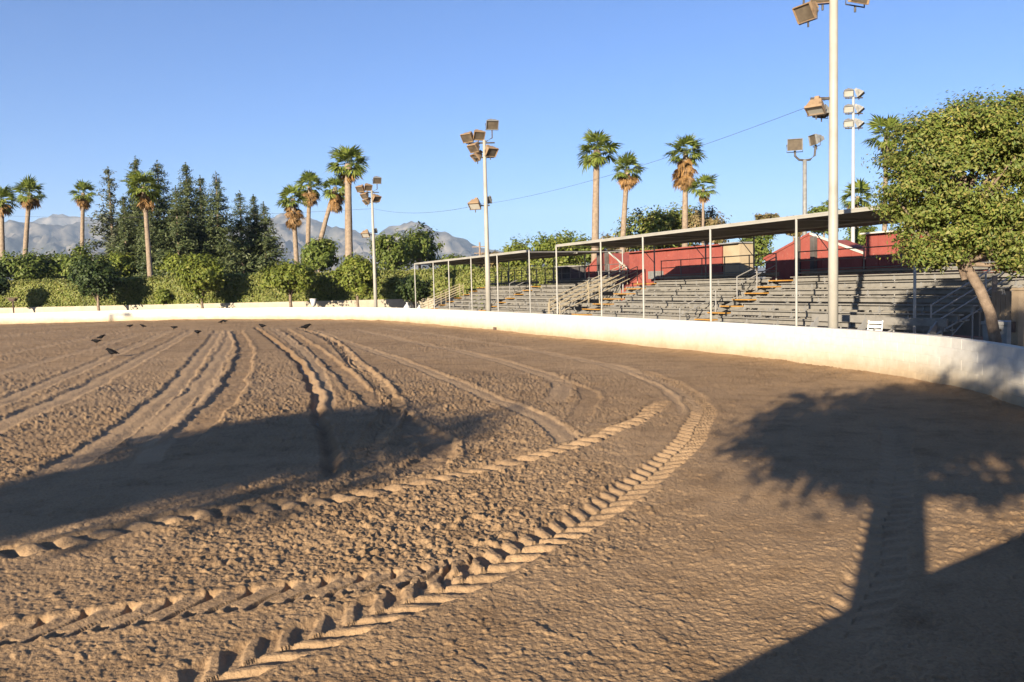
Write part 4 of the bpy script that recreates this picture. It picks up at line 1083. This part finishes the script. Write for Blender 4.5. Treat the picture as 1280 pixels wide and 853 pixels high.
# trees beyond the hedge
G2 = 'broadleaf trees beyond the hedge'
spec = [(28, 312, 360, 36, 98, 'leaf_mid', 'green leafy tree beyond the hedge at the base of the two leaning palms'),
        (66, 308, 360, 34, 101, 'leaf_mid', 'broad green tree beyond the hedge under the mountain ridge'),
        (108, 304, 360, 30, 97, 'leaf_mid', 'taller green tree beyond the hedge at the foot of the shaggy palm'),
        (148, 311, 360, 28, 94, 'leaf_light', 'green tree beyond the hedge below the grey thin conifer'),
        (-10, 320, 360, 20, 96, 'leaf_dark', 'dark tree beyond the hedge at its open end'),
        (222, 315, 358, 26, 92, 'leaf_light', 'yellow green tree beyond the hedge under the conifers'),
        (398, 291, 345, 27, 88, 'leaf_mid', 'round many stemmed tree beyond the hedge under the group of palms'),
        (490, 284, 345, 30, 95, 'leaf_mid', 'big round tree beyond the hedge, its half beside the floodlight pole'),
        (524, 276, 345, 34, 98, 'leaf_mid', 'big dark round tree beyond the hedge just before the mountain slope'),
        (572, 318, 348, 26, 94, 'leaf_mid', 'low green tree beyond the hedge behind the lower canopy corner'),
        (612, 312, 346, 26, 108, 'leaf_dry', 'dull brownish tree beyond the hedge beside the far utility pole'),
        (656, 298, 345, 34, 100, 'leaf_light', 'bright green tree beyond the lower canopy'),
        (702, 285, 345, 42, 96, 'leaf_light', 'larger bright green tree beyond the gap between the canopies'),
        (742, 296, 330, 24, 92, 'leaf_mid', 'green tree at the foot of the tall full crowned palm'),
        (770, 288, 330, 28, 104, 'leaf_dry', 'thin brownish tree between the two palms above the canopy'),
        (806, 256, 330, 44, 84, 'leaf_olive', 'olive green tree rising above the taller canopy beside the palms'),
        (846, 246, 325, 46, 86, 'leaf_olive', 'highest olive green tree above the taller canopy'),
        (884, 256, 315, 32, 82, 'leaf_dry', 'dry brown tree above the taller canopy behind the slim young palm'),
        (946, 282, 335, 26, 70, 'leaf_mid', 'green tree seen through the gap beside the beige building'),
        (958, 262, 300, 16, 95, 'leaf_dry', 'wispy dry tree top above the taller canopy'),
        (1030, 248, 300, 22, 78, 'leaf_mid', 'small green tree top above the canopy by the thin white pole'),
        (1076, 280, 320, 24, 66, 'leaf_mid', 'green tree between the gabled barn and the red shed'),
        (992, 268, 300, 14, 90, 'leaf_dry', 'sparse dry tree top behind the two lamp pole')]
for i, (px, yt, yb, hw, dep, mt, lab) in enumerate(spec):
    px_tree(px, yt, yb, hw, dep, lab, 'broadleaf_tree', mt, 200 + i, (1.7 if px in (806, 846, 702) else 1.25) if mt != 'leaf_dry' else 0.8, G2)

# conifers
def conifer_meshes(seed, rb, thin):
    g = np.random.default_rng(seed); h = 1.0
    nb = 330 if not thin else 190
    P = []; O = []
    for i in range(nb):
        t = g.uniform(0.06, 1.0) ** 0.9 * 0.97; a = g.uniform(0, 2 * math.pi)
        Lb = rb * (1 - t) ** 0.8 * g.uniform(0.4, 1.15) * (1 + 0.25 * math.sin(a * 2 + seed)) + 0.008
        rise = 0.45 * Lb * g.uniform(-0.1, 1.3)
        k = int(16 + 40 * Lb / rb)
        u = g.uniform(0.15, 1.0, k) ** 0.7
        w = 0.004 + 0.034 * Lb / rb
        P.append(np.stack([math.cos(a) * Lb * u, math.sin(a) * Lb * u, t + rise * u], 1) + g.normal(0, w * 0.55, (k, 3)))
        O.append(np.tile([math.cos(a) * 0.7, math.sin(a) * 0.7, 0.6], (k, 1)))
    k = 420; t = g.uniform(0.35, 1.0, k); a = g.uniform(0, 6.283, k); q = (0.004 + 0.06 * (1 - t)) * g.uniform(0.3, 1, k)
    P.append(np.stack([np.cos(a) * q, np.sin(a) * q, t], 1)); O.append(np.stack([np.cos(a), np.sin(a), 0.6 + 0 * a], 1))
    P = np.vstack(P); O = np.vstack(O) + g.normal(0, 0.5, (len(P), 3))
    n = len(P); nr = unit(O)
    global rng
    old = rng; rng = g
    tap = np.clip(1.25 - P[:, 2], 0.35, 1)
    V, Fq = leaf_quads(P, nr, g.uniform(0.022, 0.042, n) * tap, g.uniform(0.009, 0.016, n) * tap, -0.6)
    rng = old
    return mesh_np('conifer_crown', V, Fq)
CM = [conifer_meshes(300 + i, rb, th) for i, (rb, th) in enumerate(((0.20, False), (0.17, False), (0.15, True), (0.22, False)))]
for i, me in enumerate(CM): me.materials.append(MATS['needle_grey' if i == 2 else 'needle'])
TM = MB().tube([(0, 0, -0.01), (0.004, 0.002, 0.4), (0, 0, 0.97)], [0.016, 0.011, 0.003], 8).mesh('conifer_trunk'); TM.materials.append(MATS['bark'])
cons = [(144, 207, 98, 2, 'thin grey green conifer on the open side of the conifer row'), (178, 194, 100, 1, 'tallest pointed conifer, rising right behind the tall palm'), (205, 200, 103, 0, 'tall ragged conifer next to the tallest pointed one'),
        (161, 242, 96, 0, 'shorter conifer filling between the thin grey one and the palm'), (192, 238, 95, 3, 'shorter wide conifer under the palm crown'), (240, 202, 99, 1, 'tall slim conifer in the middle of the row'),
        (226, 232, 95, 3, 'wide middle conifer below the slim tall one'), (257, 218, 104, 1, 'slender conifer behind the middle pair'), (277, 214, 99, 3, 'broad dark tall conifer of the row'),
        (305, 238, 97, 0, 'dark conifer with blunt top near the row end'), (322, 242, 100, 1, 'narrow conifer near the row end'), (334, 252, 98, 3, 'lowest conifer closing the row before the mountains')]
for i, (px, yt, dep, k, lab) in enumerate(cons):
    p = pole_at(px, dep); zt = at(px, yt, dep).z
    root = empty('conifer_tree', p, lab, 'conifer', 'row of conifers beyond the hedge', i * 1.3)
    rr = random.Random(i); wsc = zt * rr.uniform(1.15, 1.4) * (1.0 if zt > 13 else 1.25)
    o = link('crown', CM[k], root); o.scale = (wsc, wsc, zt)
    o = link('trunk', TM, root); o.scale = (zt, zt, zt)

# palms
def frond_mesh(dead, seed):
    g = random.Random(seed); mb = MB(); n = 15
    L0 = 0.85 if not dead else 0.55
    mb.poly([(0, -0.025, 0), (L0, -0.02, 0.0), (L0, 0.02, 0.0), (0, 0.025, 0)])
    spread = 1.45 if not dead else 0.8
    for i in range(n):
        a = -spread + 2 * spread * i / (n - 1) + g.uniform(-0.05, 0.05)
        L = (1.15 - 0.25 * abs(a) / 1.45) * g.uniform(0.85, 1.1)
        d = Vector((math.cos(a), math.sin(a), 0)); w = Vector((-math.sin(a), math.cos(a), 0)) * 0.085
        fold = 0.05 * (1 if i % 2 else -1); c = Vector((L0, 0, 0))
        m = c + d * L * 0.55 + Vector((0, 0, -0.04 * L + fold)); t = c + d * L + Vector((0, 0, -0.34 * L * g.uniform(0.5, 1.3)))
        mb.poly([c, m - w, t, m + w])
    return mb.mesh('frond')
FG = [frond_mesh(False, i) for i in range(3)]; FD = [frond_mesh(True, 10 + i) for i in range(3)]
for m in FG: m.materials.append(MATS['frond_green'])
for m in FD: m.materials.append(MATS['frond_dry'])
def palm(px, y_top, y_base_vis, dep, label, size=1.0, nf=26, nd=14, skirt=1.0, lean=0.0, tr=0.30, seed=0, ctr=None):
    """y_top: pixel height of the crown heart; lean: how far the crown stands sideways of the foot, metres"""
    rr = random.Random(seed)
    c = at(px, y_top, dep); H = c.z
    root = empty('palm_tree', (c.x - lean, c.y, 0), label, 'palm tree', 'fan palms around the arena')
    pts = []; rad = []
    for i in range(9):
        t = i / 8; pts.append((lean * (t ** 1.5), 0, -0.1 + (H + 0.1) * t)); rad.append(tr * (1.25 - 0.45 * t) + (0.05 * tr if i % 2 else 0))
    size *= 1.02; nf = int(nf * 1.1); nd = int(nd * (1.7 if skirt >= 1.0 else 1.0))
    mb = MB().tube(pts, [q * 0.80 for q in rad], 10); mb.build('trunk', 'palm_bark', root, True)
    if skirt > 0: MB().tube([(lean, 0, H - 1.5 * skirt), (lean, 0, H - 0.8 * skirt), (lean, 0, H + 0.15)], [tr * 0.6, tr * 0.95, tr * 0.7], 9).build('leaf_bases', 'palm_bark', root, True)
    for i in range(nf):
        f = link('frond', FG[i % 3], root); el = 80 - 118 * ((i + 0.5) / nf) ** 0.9 + rr.uniform(-12, 12)
        f.location = (lean, 0, H + rr.uniform(-0.1, 0.2)); f.rotation_euler = Euler((rr.uniform(-0.5, 0.5), R(-el), R(i * 137.5 + rr.uniform(-12, 12))), 'XYZ'); s = size * rr.uniform(0.85, 1.12); f.scale = (s, s, s)
    for i in range(nd):
        f = link('dead_frond', FD[i % 3], root); el = -22 - 58 * rr.random()
        f.location = (lean, 0, H - 0.1 - max(0.15, skirt - 0.6) * rr.uniform(0, 1.3)); f.rotation_euler = Euler((rr.uniform(-0.6, 0.6), R(-el), R(i * 137.5 + 60)), 'XYZ'); s = size * rr.uniform(0.7, 1.0); f.scale = (s, s, s)
    return root
palm(2, 252, 0, 104, 'palm with drooping green crown standing at the open end of the tree row', 1.15, 26, 10, 0.6, 0.5, 0.36, 1)
palm(37, 243, 0, 104, 'leaning palm with tan skirt before the purple ridge', 1.05, 24, 14, 1.0, 1.6, 0.36, 2)
palm(104, 243, 0, 106, 'shaggy palm with orange skirt, beside the thin grey conifer', 0.95, 20, 22, 1.1, 0.9, 0.32, 3)
palm(180, 236, 0, 84, 'tall straight palm standing in front of the conifers', 1.12, 28, 10, 1.3, -0.2, 0.30, 4)
palm(366, 250, 0, 96, 'thick skirted palm, lowest of the group near the slim floodlight pole', 1.0, 22, 26, 2.4, -0.2, 0.34, 5)
palm(387, 233, 0, 102, 'palm with hanging tan fronds in the middle of the palm group', 1.05, 26, 22, 1.4, 0.8, 0.34, 6)
palm(419, 236, 0, 94, 'strongly leaning palm with brown skirt beside the tallest palm', 0.95, 20, 24, 1.6, 3.4, 0.34, 7)
palm(435, 207, 0, 84, 'tallest palm of the group, clean thick trunk and full green crown', 1.2, 30, 4, 0.4, 0.3, 0.46, 8)
palm(746, 190, 0, 66, 'tall palm with clean trunk and full crown above the canopy gap', 0.98, 24, 2, 0.3, 0.35, 0.36, 9)
palm(784, 214, 0, 80, 'palm with compact skirted crown beside the tall clean trunked palm', 0.92, 26, 20, 1.0, 0.8, 0.33, 10)
palm(857, 192, 0, 74, 'palm wrapped in a long shaggy skirt above the olive tree', 0.95, 26, 34, 2.2, 0.2, 0.32, 11)
palm(879, 236, 0, 70, 'slim young palm with thin pale trunk above the taller canopy', 0.75, 16, 3, 0.2, 0.1, 0.15, 12)
palm(1108, 172, 0, 42, 'palm whose crown shows beside the leaning tree top', 0.62, 16, 2, 0.2, 0.1, 0.14, 13)
palm(1072, 248, 0, 72, 'low palm crown just above the canopy behind the thin white pole', 0.85, 22, 4, 0.3, 0.1, 0.22, 14)

# ------------------------------------------------------------------ small things
# crows on the arena floor
def crow_meshes():
    mb = MB()
    ax = [(-0.20, 0.155, 0.012, 0.03), (-0.10, 0.17, 0.045, 0.035), (-0.02, 0.185, 0.068, 0.065), (0.06, 0.21, 0.066, 0.065), (0.11, 0.245, 0.045, 0.048), (0.145, 0.275, 0.038, 0.04), (0.175, 0.282, 0.028, 0.028), (0.20, 0.278, 0.012, 0.014), (0.245, 0.268, 0.003, 0.003)]
    k = 10; rings = []
    for x, z, ry, rz_ in ax:
        n = len(mb.v); rings.append(n)
        for j in range(k):
            t = 2 * math.pi * j / k; mb.v.append((x, math.cos(t) * ry * 1.35, z + math.sin(t) * rz_ * 1.4))
    for a, b in zip(rings, rings[1:]):
        for j in range(k): mb.f.append((a + j, a + (j + 1) % k, b + (j + 1) % k, b + j))
    mb.f.append(tuple(rings[0] + j for j in range(k))); mb.f.append(tuple(rings[-1] + j for j in range(k)))
    body = mb.mesh('body', True)
    tail = MB().prism([(-0.16, -0.02, 0.165), (-0.27, -0.04, 0.135), (-0.27, 0.04, 0.135), (-0.16, 0.02, 0.165)], (0, 0, 0), (0, 0, -0.014)).mesh('tail')
    wing = MB().prism([(0.07, 0, 0.24), (-0.05, 0, 0.235), (-0.17, -0.01, 0.15), (-0.08, 0.004, 0.14), (0.06, 0, 0.18)], (0, 0, 0), (0, 0.014, 0)).mesh('wing')
    leg = MB(); leg.tube([(0.02, 0, 0.15), (0.0, 0, 0.07), (0.012, 0, 0.008)], [0.012, 0.006, 0.005], 6)
    for a in (-0.5, 0, 0.5, 3.14): leg.tube([(0.012, 0, 0.006), (0.012 + 0.04 * math.cos(a), 0.04 * math.sin(a), 0.004)], 0.004, 5)
    leg = leg.mesh('leg')
    for m in (body, tail, wing, leg): m.materials.append(MATS['feather_black'])
    return body, tail, wing, leg
CB, CT, CW, CL = crow_meshes()
def crow(px, py, yaw, label, peck=0.0, s=1.0):
    g = ground(px, py); g.z = floor_z(g.x, g.y); root = empty('crow', g, label, 'bird', 'black birds on the arena dirt', R(yaw)); root.scale = (s * 0.85,) * 3
    for m, n_, y in ((CB, 'body', 0), (CT, 'tail', 0), (CW, 'wing', -0.098), (CW, 'wing', 0.084)):
        o = link(n_, m, root); o.location = (0, y, 0.16 * (1 - math.cos(peck)) + (0.02 if peck else 0)); o.rotation_euler = (0, peck, 0)
        if peck: o.location.x = -0.16 * math.sin(peck) * 0.5
    for y in (-0.03, 0.03):
        o = link('leg', CL, root); o.location = (0, y, 0)
crow(140, 447.5, 170, 'black bird standing alone on the rutted dirt, its wings slightly raised', 0, 1.25)
crow(121.5, 432, 190, 'black bird of the close pair on the rutted dirt, closer to the lone bird', 0.3, 1.1)
crow(126.5, 426, 20, 'black bird of the close pair on the rutted dirt, closer to the far wall', 0, 1.1)
crow(162, 411, 30, 'black bird on the dirt below the lamp shadow on the far wall', 0.25, 1.1)
crow(179, 410.5, 200, 'black bird beside another on the dirt, tail towards the far wall', 0, 1.1)
crow(217, 413, 0, 'black bird pecking on the dirt straight before the pale small tree', 0.4, 1.15)
crow(248, 420, 150, 'black bird with raised tail on the fan of wheel ruts', 0.35, 1.3)
crow(276.5, 405.5, 10, 'black bird of the pair at the foot of the far wall, head up', 0, 1.1)
crow(281.5, 405, 180, 'black bird of the pair at the foot of the far wall, facing its mate', 0.2, 1.1)
crow(328.5, 412.5, 160, 'black bird near the start of the deep dark rut', 0.2, 1.3)
crow(382, 413.5, 20, 'large black bird on the long dark line across the dirt', 0.1, 1.6)

# iron pedestal grill behind the far wall
p = pole_at(16, 73.5); zt = at(16, 372, 73.5).z
root = empty('pedestal_grill', p, 'dark iron pedestal grill behind the far arena wall by the dark small tree', 'grill')
MB().tube([(0, 0, 0), (0, 0, zt - 0.35)], 0.06, 8).build('stem', 'rust_iron', root)
MB().box((0, 0, zt - 0.22), (0.42, 0.35, 0.26), taper=1.6).build('bowl', 'rust_iron', root); MB().box((0, 0, zt - 0.04), (1.15, 0.5, 0.05)).build('grate', 'rust_iron', root)
# cut-down opening in the far wall: coping edge
# white bucket-like water tub on a stand
p = pole_at(391, 69.5); zt = at(391, 374, 69.5).z
root = empty('white_tub', p, 'white plastic tub standing on a post in shade before the hedge', 'tub')
MB().tube([(0, 0, zt - 0.62), (0, 0, zt)], [0.15, 0.27], 14).build('bowl', 'plastic_white', root, True); MB().tube([(0, 0, 0), (0, 0, zt - 0.6)], 0.06, 8).build('stand', 'galvanised', root); MB().tube([(0, 0, zt - 0.03), (0, 0, zt + 0.03)], 0.29, 14).build('rim', 'plastic_white', root)
# rubbish bags heap by the stand end
p = pole_at(508, 63); 
for i, (dx, dy, s, lab) in enumerate(((0, 0, 0.42, 'pale rubbish bag lying beside the lower canopy end post'), (0.9, 0.3, 0.34, 'smaller pale rubbish bag next to the larger one by the canopy end'))):
    rr = random.Random(40 + i); mb = MB(); k = 12; rings = []
    for a in range(7):
        t = a / 6; r_ = s * math.sin(math.pi * (0.12 + 0.8 * t)) * (1.15 - 0.3 * t); n = len(mb.v); rings.append(n)
        for j in range(k):
            th = 2 * math.pi * j / k; q = r_ * rr.uniform(0.88, 1.1); mb.v.append((math.cos(th) * q, math.sin(th) * q, t * s * 2.6))
    for a, b in zip(rings, rings[1:]):
        for j in range(k): mb.f.append((a + j, a + (j + 1) % k, b + (j + 1) % k, b + j))
    mb.f.append(tuple(rings[0] + j for j in range(k))); mb.f.append(tuple(rings[-1] + j for j in range(k)))
    root = empty('rubbish_bag', p + Vector((dx, dy, 0)), lab, 'bag'); mb.build('sack', 'plastic_white', root, True); MB().tube([(0, 0, s * 2.55), (0.03, 0, s * 2.9)], [0.03, 0.1], 8).build('knot', 'plastic_white', root)

# white folding chair and benches between the wall and the bleachers
def uv_of(px, dep):
    p = pole_at(px, dep); return p
p = uv_of(1088, 24.0); root = empty('white_chair', p, 'white slatted garden chair in front of the bleachers between two benches', 'chair', None, 0.6)
for y in (-0.2, 0.2):
    for x in (-0.2, 0.2): MB().tube([(x, y, 0), (x * 0.9, y * 0.9, 0.42)], 0.02, 6).build('leg', 'plastic_white', root)
MB().box((0, 0, 0.44), (0.46, 0.46, 0.04)).build('seat', 'plastic_white', root)
for i in range(4): MB().box((0.2 + 0.02 * i, 0, 0.55 + 0.12 * i), (0.03, 0.46, 0.075)).build('back_slat', 'plastic_white', root)
for y in (-0.22, 0.22): MB().tube([(0.18, y, 0.44), (0.28, y, 0.97)], 0.02, 6).build('back_post', 'plastic_white', root)
for (u, L, v, lab) in ((19.6, 2.6, 20.2, 'grey flat bench by the thick pole in front of the bleachers'), (16.6, 2.4, 19.6, 'grey flat bench in tree shade in front of the bleachers')):
    root = empty('bench', VU(v, u), lab, 'bench', None, SA)
    MB().box((0, 0, 0.62), (0.30, L, 0.05)).build('seat', 'plank_grey', root); MB().box((0.35, 0, 0.95), (0.05, L, 0.22)).build('backrest', 'plank_grey', root)
    for s in (-1, 1):
        MB().prism([(-0.15, s * L * 0.38, 0), (-0.1, s * L * 0.38, 0.6), (0.34, s * L * 0.38, 1.0), (0.38, s * L * 0.38, 0.95), (0.2, s * L * 0.38, 0.5), (0.3, s * L * 0.38, 0)], (0, 0, 0), (0, 0.05, 0)).build('leg', 'galvanised', root)
# bin and board fence at the end of the stand
p = pole_at(1255, 17.6); root = empty('rubbish_bin', p, 'grey square bin behind the wall beside the leaning trunk', 'bin', None, SA)
MB().box((0, 0, 0.6), (0.5, 0.5, 1.1), taper=1.1).build('body', 'bin_grey', root); MB().box((0, 0, 1.19), (0.6, 0.6, 0.07)).build('lid', 'bin_grey', root); MB().box((-0.29, 0, 1.05), (0.03, 0.3, 0.05)).build('handle', 'lamp_dark', root)
p = pole_at(1262, 21.5); root = empty('board_fence', p, 'tan upright board fence behind the bin at the end of the bleachers', 'fence', None, SA - 0.55)
for i in range(16):
    h = 1.75 + 0.06 * math.sin(i * 2.3); o = MB().box((0, 0.27 * i - 3.2, h / 2), (0.03, 0.25, h)).build('fence_board', 'board_tan', root)
for z in (0.5, 1.4): MB().box((0.04, -1.15, z), (0.05, 4.3, 0.09)).build('fence_rail', 'board_tan', root)
for y in (-3.3, -1.1, 1.05): MB().box((0.09, y, 1.1), (0.1, 0.1, 2.2)).build('fence_post', 'bark', root)
p = pole_at(1273, 15.9); root = empty('gate_post', p, 'stout tan timber post rising beside the bin at the wall', 'post', None, 0.3)
MB().box((0, 0, 0.95), (0.15, 0.15, 1.9)).build('timber', 'board_tan', root); MB().box((0, 0, 1.93), (0.2, 0.2, 0.05), taper=0.7).build('cap', 'board_tan', root); MB().box((-0.1, 0, 1.2), (0.06, 0.05, 0.2)).build('hinge', 'rust_iron', root)

# ------------------------------------------------------------------ haze
mh = bpy.data.materials.new('haze_air'); mh.use_nodes = True
nt = mh.node_tree; nt.nodes.clear()
o_ = nt.nodes.new('ShaderNodeOutputMaterial'); pv = nt.nodes.new('ShaderNodeVolumePrincipled')
pv.inputs['Color'].default_value = (0.58, 0.75, 1.0, 1); pv.inputs['Density'].default_value = 7.5e-5; pv.inputs['Anisotropy'].default_value = 0.0
nt.links.new(pv.outputs[0], o_.inputs['Volume'])
hb = MB().box((0, 0, 0), (20000, 20000, 900)); hz = link('haze', hb.mesh('haze'), None); hz.data.materials.append(mh)
hz.location = (0, 0, 450 - 2); setp(hz, kind='stuff')
